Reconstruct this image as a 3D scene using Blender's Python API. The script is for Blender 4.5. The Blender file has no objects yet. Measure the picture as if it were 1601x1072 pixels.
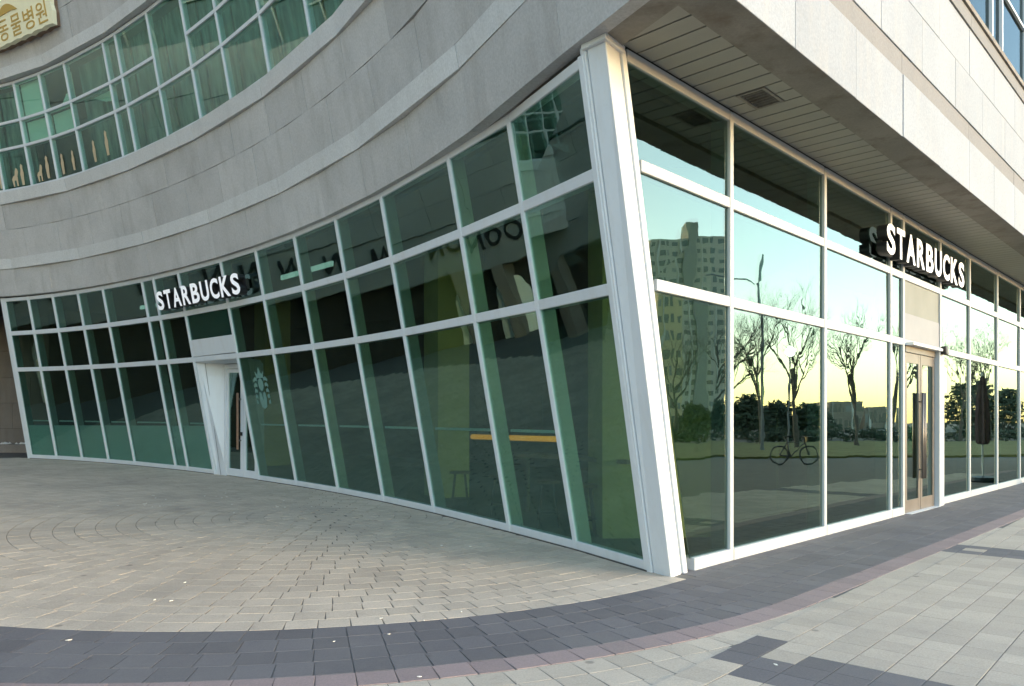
import bpy, math, random
from mathutils import Vector, Matrix
random.seed(7)
sc = bpy.context.scene
R = math.radians
# ------------------------------------------------------------------ camera
F_PX, HOR, CAMH = 1200.0, 660.0, 1.5
cam = bpy.data.cameras.new('camera'); cam_o = bpy.data.objects.new('camera', cam)
sc.collection.objects.link(cam_o); sc.camera = cam_o
cam_o.location = (0, 0, CAMH); cam_o.rotation_euler = (R(90), 0, 0)
cam.sensor_width = 36; cam.lens = 36*F_PX/1601; cam.shift_y = (HOR-536)/1601
cam.clip_start = .05; cam.clip_end = 5000
# ------------------------------------------------------------------ sky, sun, exposure
SUN_EL, SUN_AZ = 9.0, 112.0          # azimuth from +Y towards +X
world = bpy.data.worlds.new('World'); sc.world = world; world.use_nodes = True
nt = world.node_tree; bg = nt.nodes['Background']
sky = nt.nodes.new('ShaderNodeTexSky'); sky.sky_type = 'NISHITA'; sky.sun_disc = False
sky.sun_elevation = R(SUN_EL); sky.sun_rotation = R(SUN_AZ); sky.altitude = 50
sky.air_density = 1.0; sky.dust_density = .8; sky.ozone_density = .9
nt.links.new(sky.outputs[0], bg.inputs['Color']); bg.inputs['Strength'].default_value = .15
sun = bpy.data.lights.new('sun', 'SUN'); sun.energy = .12; sun.angle = R(30); sun.color = (1, .97, .94)
sun_o = bpy.data.objects.new('sun', sun); sc.collection.objects.link(sun_o)
sdir = Vector((math.sin(R(SUN_AZ))*math.cos(R(SUN_EL)), math.cos(R(SUN_AZ))*math.cos(R(SUN_EL)), math.sin(R(SUN_EL))))
sun_o.rotation_euler = sdir.to_track_quat('Z', 'Y').to_euler()
vs = sc.view_settings
vs.view_transform = 'Standard'; vs.look = 'None'; vs.exposure = 2.72; vs.gamma = 1; vs.use_curve_mapping = False
sc.cycles.use_denoising = True
sc.cycles.max_bounces = 8; sc.cycles.transparent_max_bounces = 16

# ------------------------------------------------------------------ helpers
def V(*a): return Vector(a)
def place(o, parent=None):
    sc.collection.objects.link(o)
    if parent is not None:
        o.parent = parent
        o.matrix_parent_inverse = Matrix.Translation(-parent_world(parent))
    return o
def parent_world(p):
    return Vector(p['_w']) if '_w' in p else Vector((0, 0, 0))
def empty(name, loc=(0, 0, 0), parent=None):
    o = bpy.data.objects.new(name, None); o.location = loc; o['_w'] = tuple(loc); o.empty_display_size = .2
    if parent is not None:
        sc.collection.objects.link(o); o.parent = parent
        o.matrix_parent_inverse = Matrix.Translation(-parent_world(parent))
    else:
        sc.collection.objects.link(o)
    return o
def tag(o, label=None, cat=None, group=None, kind=None):
    if label: o['label'] = label
    if cat: o['category'] = cat
    if group: o['group'] = group
    if kind: o['kind'] = kind
    return o
class MB:
    def __init__(s): s.v = []; s.f = []; s.mi = []
    def quad(s, a, b, c, d):
        n = len(s.v); s.v += [tuple(a), tuple(b), tuple(c), tuple(d)]; s.f.append((n, n+1, n+2, n+3)); return s
    def poly(s, pts):
        n = len(s.v); s.v += [tuple(p) for p in pts]; s.f.append(tuple(range(n, n+len(pts)))); return s
    def hexa(s, b, t):           # two quads, same order
        n = len(s.v); s.v += [tuple(p) for p in b]+[tuple(p) for p in t]
        s.f += [(n+3, n+2, n+1, n), (n+4, n+5, n+6, n+7)]
        for i in range(4):
            j = (i+1) % 4; s.f.append((n+i, n+j, n+4+j, n+4+i))
        return s
    def prism(s, b, off):        # polygon b (3d points) extruded by vector off
        n = len(s.v); k = len(b); off = Vector(off)
        s.v += [tuple(p) for p in b]+[tuple(Vector(p)+off) for p in b]
        s.f += [tuple(range(n+k-1, n-1, -1)), tuple(range(n+k, n+2*k))]
        for i in range(k):
            j = (i+1) % k; s.f.append((n+i, n+j, n+k+j, n+k+i))
        return s
    def bar(s, p, q, u, v0, v1): # p->q, half width vector u, depth from v0 to v1
        p, q, u, v0, v1 = map(Vector, (p, q, u, v0, v1))
        return s.hexa([p-u+v0, p+u+v0, p+u+v1, p-u+v1], [q-u+v0, q+u+v0, q+u+v1, q-u+v1])
    def box(s, x0, x1, y0, y1, z0, z1):
        return s.hexa([(x0, y0, z0), (x1, y0, z0), (x1, y1, z0), (x0, y1, z0)], [(x0, y0, z1), (x1, y0, z1), (x1, y1, z1), (x0, y1, z1)])
    def tube(s, pts, rad, n=8, cap=True):
        pts = [Vector(p) for p in pts]; rads = rad if isinstance(rad, (list, tuple)) else [rad]*len(pts)
        base = len(s.v); prev = None
        for i, p in enumerate(pts):
            d = (pts[min(i+1, len(pts)-1)]-pts[max(i-1, 0)]).normalized()
            x = (prev - d*prev.dot(d)) if prev is not None else d.orthogonal()
            x = x.normalized() if x.length > 1e-6 else d.orthogonal().normalized()
            prev = x; y = d.cross(x)
            for k in range(n):
                a = 2*math.pi*k/n; s.v.append(tuple(p+(x*math.cos(a)+y*math.sin(a))*rads[i]))
        for i in range(len(pts)-1):
            for k in range(n):
                a = base+i*n+k; b = base+i*n+(k+1) % n; s.f.append((a, b, b+n, a+n))
        if cap:
            s.f.append(tuple(base+k for k in range(n-1, -1, -1))); e = base+(len(pts)-1)*n
            s.f.append(tuple(e+k for k in range(n)))
        return s
    def build(s, name, mat, parent=None, smooth=False, bevel=0, bseg=1):
        me = bpy.data.meshes.new(name); me.from_pydata(s.v, [], s.f); me.update()
        me.materials.append(mat)
        if smooth: me.shade_smooth()
        o = bpy.data.objects.new(name, me); place(o, parent)
        if bevel:
            m = o.modifiers.new('bevel', 'BEVEL'); m.width = bevel; m.segments = bseg; m.limit_method = 'ANGLE'
        return o

# ------------------------------------------------------------------ materials
def newmat(name):
    m = bpy.data.materials.new(name); m.use_nodes = True; t = m.node_tree
    return m, t, t.nodes['Principled BSDF']
def nd(t, typ, **kw):
    n = t.nodes.new(typ)
    for k, v in kw.items():
        if k.startswith('i_'):
            key = k[2:]; key = int(key) if key.isdigit() else key.replace('_', ' ')
            n.inputs[key].default_value = v
        else: setattr(n, k, v)
    return n
def world_pos(t): return nd(t, 'ShaderNodeNewGeometry').outputs['Position']
def mixc(t, fac, a, b, typ='MIX'):
    m = nd(t, 'ShaderNodeMix', data_type='RGBA', blend_type=typ)
    for s, v in ((0, fac), (6, a), (7, b)):
        if hasattr(v, 'is_output'): t.links.new(v, m.inputs[s])
        else: m.inputs[s].default_value = v if not isinstance(v, tuple) or len(v) == 4 else (*v, 1)
    return m.outputs[2]
def noise(t, scale, detail=3, rough=.55, vec=None, mapscale=None):
    n = nd(t, 'ShaderNodeTexNoise'); n.inputs['Scale'].default_value = scale
    n.inputs['Detail'].default_value = detail; n.inputs['Roughness'].default_value = rough
    vec = vec if vec is not None else world_pos(t)
    if mapscale:
        mp = nd(t, 'ShaderNodeMapping'); mp.inputs['Scale'].default_value = mapscale; t.links.new(vec, mp.inputs[0]); vec = mp.outputs[0]
    t.links.new(vec, n.inputs['Vector']); return n.outputs[0]
def ramp(t, val, lo, hi, a=0., b=1.):
    n = nd(t, 'ShaderNodeMapRange'); t.links.new(val, n.inputs[0])
    for i, x in enumerate((lo, hi, a, b)): n.inputs[i+1].default_value = x
    return n.outputs[0]
def bumpn(t, b, h, strength, dist=.01):
    n = nd(t, 'ShaderNodeBump'); n.inputs['Strength'].default_value = strength; n.inputs['Distance'].default_value = dist
    t.links.new(h, n.inputs['Height']); t.links.new(n.outputs[0], b.inputs['Normal'])
def island_rand(t):
    a = nd(t, 'ShaderNodeObjectInfo').outputs['Random']; b = nd(t, 'ShaderNodeNewGeometry').outputs['Random Per Island']
    s = nd(t, 'ShaderNodeMath', operation='ADD'); t.links.new(a, s.inputs[0]); t.links.new(b, s.inputs[1])
    f = nd(t, 'ShaderNodeMath', operation='FRACT'); t.links.new(s.outputs[0], f.inputs[0]); return f.outputs[0]
def plain(name, col, rough=.5, metal=0, var=.08, vscale=3., bump=0, emit=None, estr=0):
    m, t, b = newmat(name); b.inputs['Roughness'].default_value = rough; b.inputs['Metallic'].default_value = metal
    if var:
        n = noise(t, vscale, 4)
        c = mixc(t, ramp(t, n, .3, .7), tuple(x*(1-var) for x in col), tuple(min(1, x*(1+var)) for x in col))
        t.links.new(c, b.inputs['Base Color'])
    else: b.inputs['Base Color'].default_value = (*col, 1)
    if bump: bumpn(t, b, noise(t, 120, 3), bump)
    if emit: b.inputs['Emission Color'].default_value = (*emit, 1); b.inputs['Emission Strength'].default_value = estr
    return m
def stone(name, col, streak=.18, speck=.12, pan=.06, stain=(.25, .235, .22), rough=.75):
    m, t, b = newmat(name); b.inputs['Roughness'].default_value = rough
    sp = ramp(t, noise(t, 34, 5, .8), .3, .7, 1-speck*1.5, 1+speck*1.5)
    big = ramp(t, noise(t, 1.1, 5, .6), .3, .75, 1-streak*.5, 1+streak*.35)
    rn = ramp(t, island_rand(t), 0, 1, 1-pan, 1+pan)
    m1 = nd(t, 'ShaderNodeMath', operation='MULTIPLY'); t.links.new(sp, m1.inputs[0]); t.links.new(big, m1.inputs[1])
    m2 = nd(t, 'ShaderNodeMath', operation='MULTIPLY'); t.links.new(m1.outputs[0], m2.inputs[0]); t.links.new(rn, m2.inputs[1])
    cb = nd(t, 'ShaderNodeCombineColor')
    for i in range(3): t.links.new(m2.outputs[0], cb.inputs[i])
    c = mixc(t, 1., (*col, 1), cb.outputs[0], 'MULTIPLY')
    st = ramp(t, noise(t, 1.6, 5, .65, mapscale=(2.2, 2.2, .35)), .5, .8, 0, streak*2.2)
    c = mixc(t, st, c, (*stain, 1)); t.links.new(c, b.inputs['Base Color'])
    bumpn(t, b, noise(t, 45, 4, .7), .3, .006)
    return m
def glass(name, tint=(.42, .66, .56), r0=.12, power=3.2, refl=(.84, 1, .95), wave=.05):
    m = bpy.data.materials.new(name); m.use_nodes = True; t = m.node_tree
    t.nodes.remove(t.nodes['Principled BSDF']); out = t.nodes['Material Output']
    tr = nd(t, 'ShaderNodeBsdfTransparent'); tr.inputs[0].default_value = (*tint, 1)
    gl = nd(t, 'ShaderNodeBsdfGlossy'); gl.inputs['Color'].default_value = (*refl, 1); gl.inputs['Roughness'].default_value = .003
    bp = nd(t, 'ShaderNodeBump'); bp.inputs['Strength'].default_value = wave; bp.inputs['Distance'].default_value = .02
    w = noise(t, 2.0, 2, .4); t.links.new(w, bp.inputs['Height']); t.links.new(bp.outputs[0], gl.inputs['Normal'])
    lw = nd(t, 'ShaderNodeLayerWeight'); lw.inputs[0].default_value = .5
    pw = nd(t, 'ShaderNodeMath', operation='POWER'); t.links.new(lw.outputs['Facing'], pw.inputs[0]); pw.inputs[1].default_value = power
    fac = ramp(t, pw.outputs[0], 0, 1, r0, .95)
    mx = nd(t, 'ShaderNodeMixShader'); t.links.new(fac, mx.inputs[0]); t.links.new(tr.outputs[0], mx.inputs[1]); t.links.new(gl.outputs[0], mx.inputs[2])
    t.links.new(mx.outputs[0], out.inputs['Surface']); return m
def paver(name, col, var=.09, dirt=.35, dcol=(.12, .11, .10)):
    m, t, b = newmat(name); b.inputs['Roughness'].default_value = .85
    rn = ramp(t, island_rand(t), 0, 1, 1-var, 1+var)
    sp = ramp(t, noise(t, 75, 5, .85), .28, .72, .72, 1.28)
    m1 = nd(t, 'ShaderNodeMath', operation='MULTIPLY'); t.links.new(sp, m1.inputs[0]); t.links.new(rn, m1.inputs[1])
    cb = nd(t, 'ShaderNodeCombineColor')
    for i in range(3): t.links.new(m1.outputs[0], cb.inputs[i])
    c = mixc(t, 1., (*col, 1), cb.outputs[0], 'MULTIPLY')
    d = ramp(t, noise(t, .55, 6, .62), .45, .75, 0, dirt); c = mixc(t, d, c, (*dcol, 1))
    d2 = ramp(t, noise(t, 7, 5, .7), .55, .8, 0, .3); c = mixc(t, d2, c, (*dcol, 1))
    vo = nd(t, 'ShaderNodeTexVoronoi'); vo.inputs['Scale'].default_value = 2.3; t.links.new(world_pos(t), vo.inputs['Vector'])
    c = mixc(t, ramp(t, vo.outputs['Distance'], .05, .085, .55, 0), c, (.07, .065, .06, 1))
    t.links.new(c, b.inputs['Base Color']); bumpn(t, b, noise(t, 70, 5, .8), .6, .006); return m
M = {}
def paint(name, col, rough=.42):
    m, t, b = newmat(name); b.inputs['Roughness'].default_value = rough
    c = mixc(t, ramp(t, noise(t, 2.0, 6, .65, mapscale=(3, 3, .4)), .5, .85, 0, .35), (*col, 1), (.42, .41, .38, 1))
    c = mixc(t, ramp(t, noise(t, 18, 5, .7), .58, .8, 0, .3), c, (.45, .43, .40, 1))
    t.links.new(c, b.inputs['Base Color']); return m
M['white'] = paint('white_frame_paint', (.58, .62, .665))
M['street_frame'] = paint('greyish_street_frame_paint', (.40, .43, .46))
M['alu'] = plain('grey_frame_paint', (.60, .62, .63), .4, var=.06)
M['glass_left'] = glass('green_tinted_glass', tint=(.58, .71, .675), r0=.125, power=3.0, refl=(.60, .86, .82), wave=.06)
M['glass_street'] = glass('green_reflective_glass', tint=(.40, .53, .48), r0=.14, power=2.2, refl=(.50, .59, .52), wave=.055)
M['glass_upper'] = glass('upper_green_glass', tint=(.72, .90, .85), r0=.07, power=2.8, refl=(.60, .74, .69), wave=.03)
M['glass_dark'] = glass('dark_upper_glass', tint=(.3, .36, .35), r0=.03, power=4, refl=(.4, .46, .46), wave=.03)
M['stone'] = stone('grey_granite', (.45, .445, .445), streak=.24, pan=.07)
M['strip'] = stone('pale_granite_band', (.54, .545, .55), streak=.1, pan=.03)
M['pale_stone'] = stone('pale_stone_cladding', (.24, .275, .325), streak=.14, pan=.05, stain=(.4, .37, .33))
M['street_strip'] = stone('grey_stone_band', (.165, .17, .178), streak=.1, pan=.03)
M['beam'] = stone('stained_concrete_beam', (.20, .185, .165), streak=.5, speck=.1, stain=(.12, .09, .07))
M['plank'] = plain('soffit_board', (.27, .265, .24), .6, var=.06, vscale=1.2)
M['dark'] = plain('dark_void', (.015, .015, .016), .8, var=0)
M['black'] = plain('black_paint', (.012, .012, .014), .45, var=0)
M['olive'] = plain('olive_yellow_paint', (.50, .41, .17), .7, var=.08)
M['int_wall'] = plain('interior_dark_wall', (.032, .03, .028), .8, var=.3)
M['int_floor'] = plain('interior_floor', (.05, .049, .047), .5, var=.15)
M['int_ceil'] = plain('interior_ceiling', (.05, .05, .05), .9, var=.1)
M['brown'] = plain('brown_panel', (.20, .13, .085), .6, var=.2)
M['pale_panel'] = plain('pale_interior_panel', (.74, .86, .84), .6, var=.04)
M['letter'] = plain('white_sign_face', (.86, .87, .90), .35, var=0, emit=(.9, .92, 1), estr=.05)
M['bronze'] = plain('brushed_bronze_steel', (.17, .16, .155), .45, metal=.7, var=.1)
M['wood'] = plain('dark_wood_handle', (.20, .12, .08), .5, var=.2, vscale=20)
M['beige'] = plain('beige_panel', (.165, .18, .17), .6, var=.1, vscale=1.5)
M['greypanel'] = plain('grey_header_panel', (.20, .21, .24), .5, var=.05)
M['decal'] = plain('pale_teal_decal', (.12, .24, .22), .6, var=0)
M['tan'] = plain('tan_decal', (.50, .41, .27), .6, var=0)
M['cream'] = plain('cream_sign_face', (.80, .76, .55), .45, var=.04)
M['gold'] = plain('gold_letters', (.46, .30, .07), .45, var=.05)
M['pav_beige'] = paver('beige_pavers', (.44, .375, .30), dirt=.42)
M['pav_dark'] = paver('charcoal_pavers', (.105, .10, .106), var=.13, dirt=.4, dcol=(.17, .165, .155))
M['pav_red'] = paver('dull_red_pavers', (.235, .18, .175), dirt=.35, dcol=(.2, .185, .17))
M['pav_grid'] = paver('grey_beige_pavers', (.40, .35, .285), dirt=.3)

# ------------------------------------------------------------------ geometry of the place
TA = .193                                    # the curved front leans out by this slope
A = [0.0, 0.981, 1.996, 3.097, 4.222, 6.01, 6.529, 7.646, 9.504, 10.971, 12.522, 14.091, 15.686, 17.716, 19.155, 20.35]
CO = [1.674831254475199e-05, -0.000733385884093902, 0.011209990394658, -0.10159460148547088, -0.28715937005165854]
def head(a):
    if a < 0: return CO[4]-a/16.
    a = min(a, 20.477); r = 0
    for c in CO: r = r*a+c
    return r
DA = .05; GA0 = -9.0; _pts = []; _x = _y = 0.
_n = int((25-GA0)/DA)
for i in range(_n+1):
    _pts.append((_x, _y)); h = head(GA0+DA*(i+.5)); _x += DA*math.cos(h); _y += DA*math.sin(h)
_i0 = int(round((0-GA0)/DA)); _ox, _oy = -13.288-_pts[_i0][0], 21.327-_pts[_i0][1]
_pts = [(x+_ox, y+_oy) for x, y in _pts]
def plan(a):
    t = (a-GA0)/DA; i = max(0, min(_n-1, int(t))); f = t-i
    return Vector((_pts[i][0]*(1-f)+_pts[i+1][0]*f, _pts[i][1]*(1-f)+_pts[i+1][1]*f))
def nout(a):
    h = head(a); return Vector((math.sin(h), -math.cos(h), 0))
def tang(a):
    h = head(a); return Vector((math.cos(h), math.sin(h), 0))
def S(a, H, out=0.):
    p = plan(a); n = nout(a); return Vector((p.x, p.y, H))+n*(TA*H+out)
WD = (.694, .72); D_ = Vector((.694, .72, 0)); N_ = Vector((.72, -.694, 0)); DW = 4.071
def W(s, o, H): return D_*s+N_*(o-DW)+Vector((0, 0, H))       # street wall: along, outwards, up
def mirror(p):
    p = Vector(p); k = p.dot(N_)+DW; return p-N_*(2*k)
def gz(x, y):
    q = -.68*x+.73*y-5.0
    e = math.log1p(math.exp(q)) if q < 30 else q
    e = 21-(math.log1p(math.exp(21-e)) if 21-e < 30 else 21-e)
    return .026*max(e, 0)
G = [gz(*plan(a)) for a in A]
HT = [4.782, 4.788, 4.794, 4.799, 4.805, 4.813, 4.815, 4.819, 4.825, 4.829, 4.832, 4.835, 4.837, 4.838, 4.825, 4.74]
HU = [3.88, 3.883, 3.886, 3.889, 3.891, 3.893, 3.893, 3.894, 3.894, 3.892, 3.89, 3.887, 3.882, 3.875, 3.862, 3.77]
HL = [2.926, 2.922, 2.918, 2.914, 2.908, 2.90, 2.897, 2.891, 2.879, 2.87, 2.859, 2.848, 2.835, 2.818, 2.80, 2.75]
J0, J1 = Vector((1.365, 7.66, 0)), Vector((.62, 6.84, 4.75))     # jamb against the corner column
def ML(i, H, out=0.):
    if i < 15: return S(A[i], H, out)
    p = J0+(J1-J0)*(H/4.75); return Vector((p.x, p.y, H))+nout(20)*out

# ------------------------------------------------------------------ ground
GC = (-2.65, 11.23); R1, R2 = 5.83, 6.87
def ground():
    def axis(lo, hi):
        c = [x*1.0 for x in range(lo, hi+1)]
        s = 2.
        while c[-1] < 1600: c.append(c[-1]+s); s *= 1.5
        s = 2.
        while c[0] > -1600: c.insert(0, c[0]-s); s *= 1.5
        return c
    xs = axis(-30, 45); ys = axis(-25, 50); mb = MB()
    for y in ys:
        for x in xs: mb.v.append((x, y, gz(x, y)-.006))
    nx = len(xs)
    for j in range(len(ys)-1):
        for i in range(nx-1): mb.f.append((j*nx+i, j*nx+i+1, (j+1)*nx+i+1, (j+1)*nx+i))
    m, t, b = newmat('jointing_sand_and_far_paving'); b.inputs['Roughness'].default_value = .9
    br = nd(t, 'ShaderNodeTexBrick'); t.links.new(world_pos(t), br.inputs['Vector'])
    br.inputs['Scale'].default_value = 4.3; br.inputs['Color1'].default_value = (.13, .12, .105, 1); br.inputs['Color2'].default_value = (.11, .10, .09, 1)
    br.inputs['Mortar'].default_value = (.10, .095, .085, 1); br.inputs['Mortar Size'].default_value = .02
    br.inputs['Row Height'].default_value = 1.0; br.inputs['Brick Width'].default_value = 1.0
    d = ramp(t, noise(t, .4, 5), .45, .75, 0, .4); c = mixc(t, d, br.outputs[0], (.14, .13, .12, 1))
    t.links.new(c, b.inputs['Base Color'])
    o = mb.build('ground', m, smooth=True); tag(o, kind='structure'); return o
ground()

_pm = {}
def paver_mesh(w, l, mat, key):
    """block centred at the origin, chamfered top, its top at z = 0"""
    k = (key, round(w, 3), round(l, 3))
    if k in _pm: return _pm[k]
    mb = MB(); a, b = w/2, l/2; c = .0018; zt, zm, zb = 0, -.0018, -.045
    for z, i in ((zb, 0), (zm, 0), (zt, c)):
        mb.v += [(-a+i, -b+i, z), (a-i, -b+i, z), (a-i, b-i, z), (-a+i, b-i, z)]
    for r in (0, 4):
        for i in range(4):
            j = (i+1) % 4; mb.f.append((r+i, r+j, r+4+j, r+4+i))
    mb.f.append((8, 9, 10, 11))
    me = bpy.data.meshes.new('paver'); me.from_pydata(mb.v, [], mb.f); me.update(); me.materials.append(mat)
    _pm[k] = me; return me
def lay(name, blocks, mat, rest_name, plain_name='paver', limit=300):
    """blocks: (x, y, heading, width across, length along, in_frame, material)"""
    root = empty(name, (blocks[0][0], blocks[0][1], 0)); tag(root, kind='structure')
    def vis(b):
        x, y = b[0], b[1]
        if y < .5: return 1e9
        px, py = 800+F_PX*x/y, HOR+F_PX*(CAMH-gz(x, y))/y
        return 0 if -15 < px < 1615 and py < 1082 else 1
    blocks.sort(key=lambda b: (vis(b), b[1]))
    mats = {}
    for k, (x, y, h, w, l, mt, *dz) in enumerate(blocks):
        mt = mt or mat
        z = gz(x, y)+random.gauss(0, .0004)-(dz[0] if dz else 0); tx, ty = random.gauss(0, .0016), random.gauss(0, .0016)
        h += random.gauss(0, .006)
        e = .3; sx = (gz(x+e, y)-gz(x-e, y))/(2*e); sy = (gz(x, y+e)-gz(x, y-e))/(2*e)
        up = Vector((-sx+tx, -sy+ty, 1)).normalized(); al = Vector((math.cos(h), math.sin(h), 0)); al = (al-up*al.dot(up)).normalized()
        ac = up.cross(al)
        mat4 = Matrix(((ac.x, al.x, up.x, x), (ac.y, al.y, up.y, y), (ac.z, al.z, up.z, z), (0, 0, 0, 1)))
        me = paver_mesh(w, l, mt, mt.name)
        if k < limit:
            o = bpy.data.objects.new(plain_name, me); sc.collection.objects.link(o); o.parent = root
            o.matrix_parent_inverse = Matrix.Translation(-parent_world(root)); o.matrix_basis = mat4
        else:
            mb = mats.setdefault(mt.name, (MB(), mt))[0]; n = len(mb.v)
            mb.v += [tuple(mat4 @ v.co) for v in me.vertices]; mb.f += [tuple(n+i for i in p.vertices) for p in me.polygons]
    for q, (mb, mt) in mats.items():
        o = mb.build(rest_name, mt, root); tag(o, kind='stuff')
    return root
def wall_side(x, y):
    """>0 in front of the curved glass front (distance)"""
    best = 1e9; ba = 0
    for i in range(0, _n, 4):
        d = (x-_pts[i][0])**2+(y-_pts[i][1])**2
        if d < best: best = d; ba = GA0+DA*i
    p = plan(ba); n = nout(ba); return (x-p.x)*n.x+(y-p.y)*n.y
def street_side(x, y): return x*N_.x+y*N_.y+DW
def in_view(x, y, m=3.2):
    return y > 1.8 and -.667*y-m < x < .667*y+m
GS = .2335                                   # block pitch
# path of the red course: an arc round GC, then straight along the street front
TH0, TH1 = R(-152), R(-43.95)
def course(off):
    """points along a course lying `off` inside (+, towards the building) the red/charcoal line"""
    r = R2-off; arc = r*(TH1-TH0)
    def at(s):
        if s < arc:
            th = TH0+s/r; return GC[0]+r*math.cos(th), GC[1]+r*math.sin(th), th+math.pi/2
        e = s-arc; th = TH1; x, y = GC[0]+r*math.cos(th), GC[1]+r*math.sin(th)
        return x+D_.x*e, y+D_.y*e, math.atan2(D_.y, D_.x)
    return at, arc
beige, dark, red, grid = [], [], [], []
GO = Vector((.80, 4.38)); GE = Vector((.669, .743)); GW = Vector((.743, -.669))
def right_of_grid(x, y): return (x-GO.x)*GW.x+(y-GO.y)*GW.y
DR = (R2-R1)/4
for k in range(8):                            # charcoal courses
    at, arc = course((k+.5)*DR); s = (k % 2)*GS/2
    while s < arc+22:
        x, y, h = at(s)
        if in_view(x, y):
            inarc = math.hypot(x-GC[0], y-GC[1]) < R1-.02 and x < 1.62
            if (k < 4 and not (k >= 4)) or not inarc:
                if k < 4 or s > arc-.6:
                    if street_side(x, y) > -.03 or (s < arc-.3 and wall_side(x, y) > .1):
                        dark.append((x, y, h, DR-.006, GS-.006, None))
        s += GS
at, arc = course(-GS/2); s = .1
while s < arc+22:                             # one red course
    x, y, h = at(s)
    if in_view(x, y): red.append((x, y, h, GS-.006, GS-.006, None))
    s += GS
for k in range(1, 22):                        # pale courses outside the red one, up to the grid
    at, arc = course(-GS*(k+.5)); s = (k % 2)*GS/2
    while s < arc+.5:
        x, y, h = at(s)
        if in_view(x, y, 2.4) and right_of_grid(x, y) < .09: grid.append((x, y, h, GS-.006, GS-.006, None, .0035))
        s += GS
darkpat = {0: (3, 6), 1: (2, 4), 2: (2, 5), 3: (2, 5), 4: (2, 5), 5: (1, 5), 6: (1, 4), 7: (1, 4)}
at_r, arc_r = course(-GS)
for j in range(-30, 46):
    for i in range(-12, 95):
        e = (i+.5)*.229; w = (j+.5)*.229
        p = GO+GE*e+GW*w; x, y = p.x, p.y
        if not in_view(x, y): continue
        outside = street_side(x, y)-1.245
        rr = math.hypot(x-GC[0], y-GC[1])
        if j < 0 and e < 1.2: continue
        th = math.atan2(y-GC[1], x-GC[0])
        if th < TH1:
            if rr < R2+GS-.06: continue
        elif outside < GS-.06: continue
        mt = None
        q0, q1 = darkpat.get(j, (1, 4))
        if 0 <= j and q0 <= i < q1: mt = M['pav_dark']
        if 27 <= i < 30 and j >= 0 and not (i == 28 and j % 4 == 1): mt = M['pav_dark']
        if 54 <= i < 57 and j >= 0: mt = M['pav_dark']
        near = (rr < R2+GS+.13) if th < TH1 else (outside < GS+.13)
        grid.append((x, y, math.atan2(GE.y, GE.x), .2215, .2265, mt, .002 if near else 0))
k = 0
while True:                                   # rings of the round forecourt
    r = R1-GS*(k+.5); k += 1
    if r < .2: break
    nb = max(4, int(2*math.pi*r/GS))
    for q in range(nb):
        th = 2*math.pi*(q+.5*(k % 2))/nb; x, y = GC[0]+r*math.cos(th), GC[1]+r*math.sin(th)
        if in_view(x, y) and wall_side(x, y) > -.04 and (street_side(x, y) > .1 or x < 1.55): beige.append((x, y, th+math.pi/2, GS-.007, 2*math.pi*r/nb-.007, None))
for k in range(0, 40):                        # and on outwards, beyond the reach of the charcoal band
    r = R1+GS*(k+.5); nb = int(2*math.pi*r/GS)
    for q in range(nb):
        th = 2*math.pi*(q+.5*((k+1) % 2))/nb
        if th < R(100) or th > R(207): continue
        x, y = GC[0]+r*math.cos(th), GC[1]+r*math.sin(th)
        if in_view(x, y) and wall_side(x, y) > -.04 and y < 27: beige.append((x, y, th+math.pi/2, GS-.007, 2*math.pi*r/nb-.007, None))
beige.append((GC[0], GC[1], .4, .40, .40, None, .003))
lay('forecourt_paving', beige, M['pav_beige'], 'far_pavers')
lay('charcoal_paving_band', dark, M['pav_dark'], 'far_pavers')
lay('red_paving_course', red, M['pav_red'], 'far_pavers')
lay('walkway_paving', grid, M['pav_grid'], 'far_pavers')

# ------------------------------------------------------------------ the building
bld = empty('commercial_building', (1.4, 8.5, 0))
tag(bld, 'grey stone corner building with concave leaning green glass front and white frames', 'building')
UP = Vector((0, 0, 1))
LEAN = lambda a: (nout(a)*TA+UP).normalized()
# --- curved glazing
cg = empty('curved_glazing', (1.3, 7.7, 0), bld)
def pane(parent, c, mat, n, name='window_pane', th=.012):
    n = Vector(n)*th; mb = MB(); mb.hexa([p-n for p in c], list(c)); return mb.build(name, mat, parent)
M['fin'] = plain('inner_fin_paint', (.34, .42, .41), .5, var=.06)
def mullion_bar(parent, p, q, t, n, w, front, back, mat, name='mullion'):
    t = Vector(t).normalized()*(w/2)
    if back > .15:
        MB().bar(p, q, t*.96, Vector(n)*-.0305, Vector(n)*-back).build('inner_fin', M['fin'], parent); back = .03
    return MB().bar(p, q, t, Vector(n)*front, Vector(n)*-back).build(name, mat, parent, bevel=.006)
MW, TW = .075, .11
for i in range(16):
    a = A[i] if i < 15 else 20.
    top = HT[i]+.02
    w = .17 if i == 0 else MW
    b0 = G[i]-.05
    p, q = ML(i, b0), ML(i, top)
    mullion_bar(cg, p, q, tang(a), nout(a), w, .022, .20, M['white'])
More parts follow.
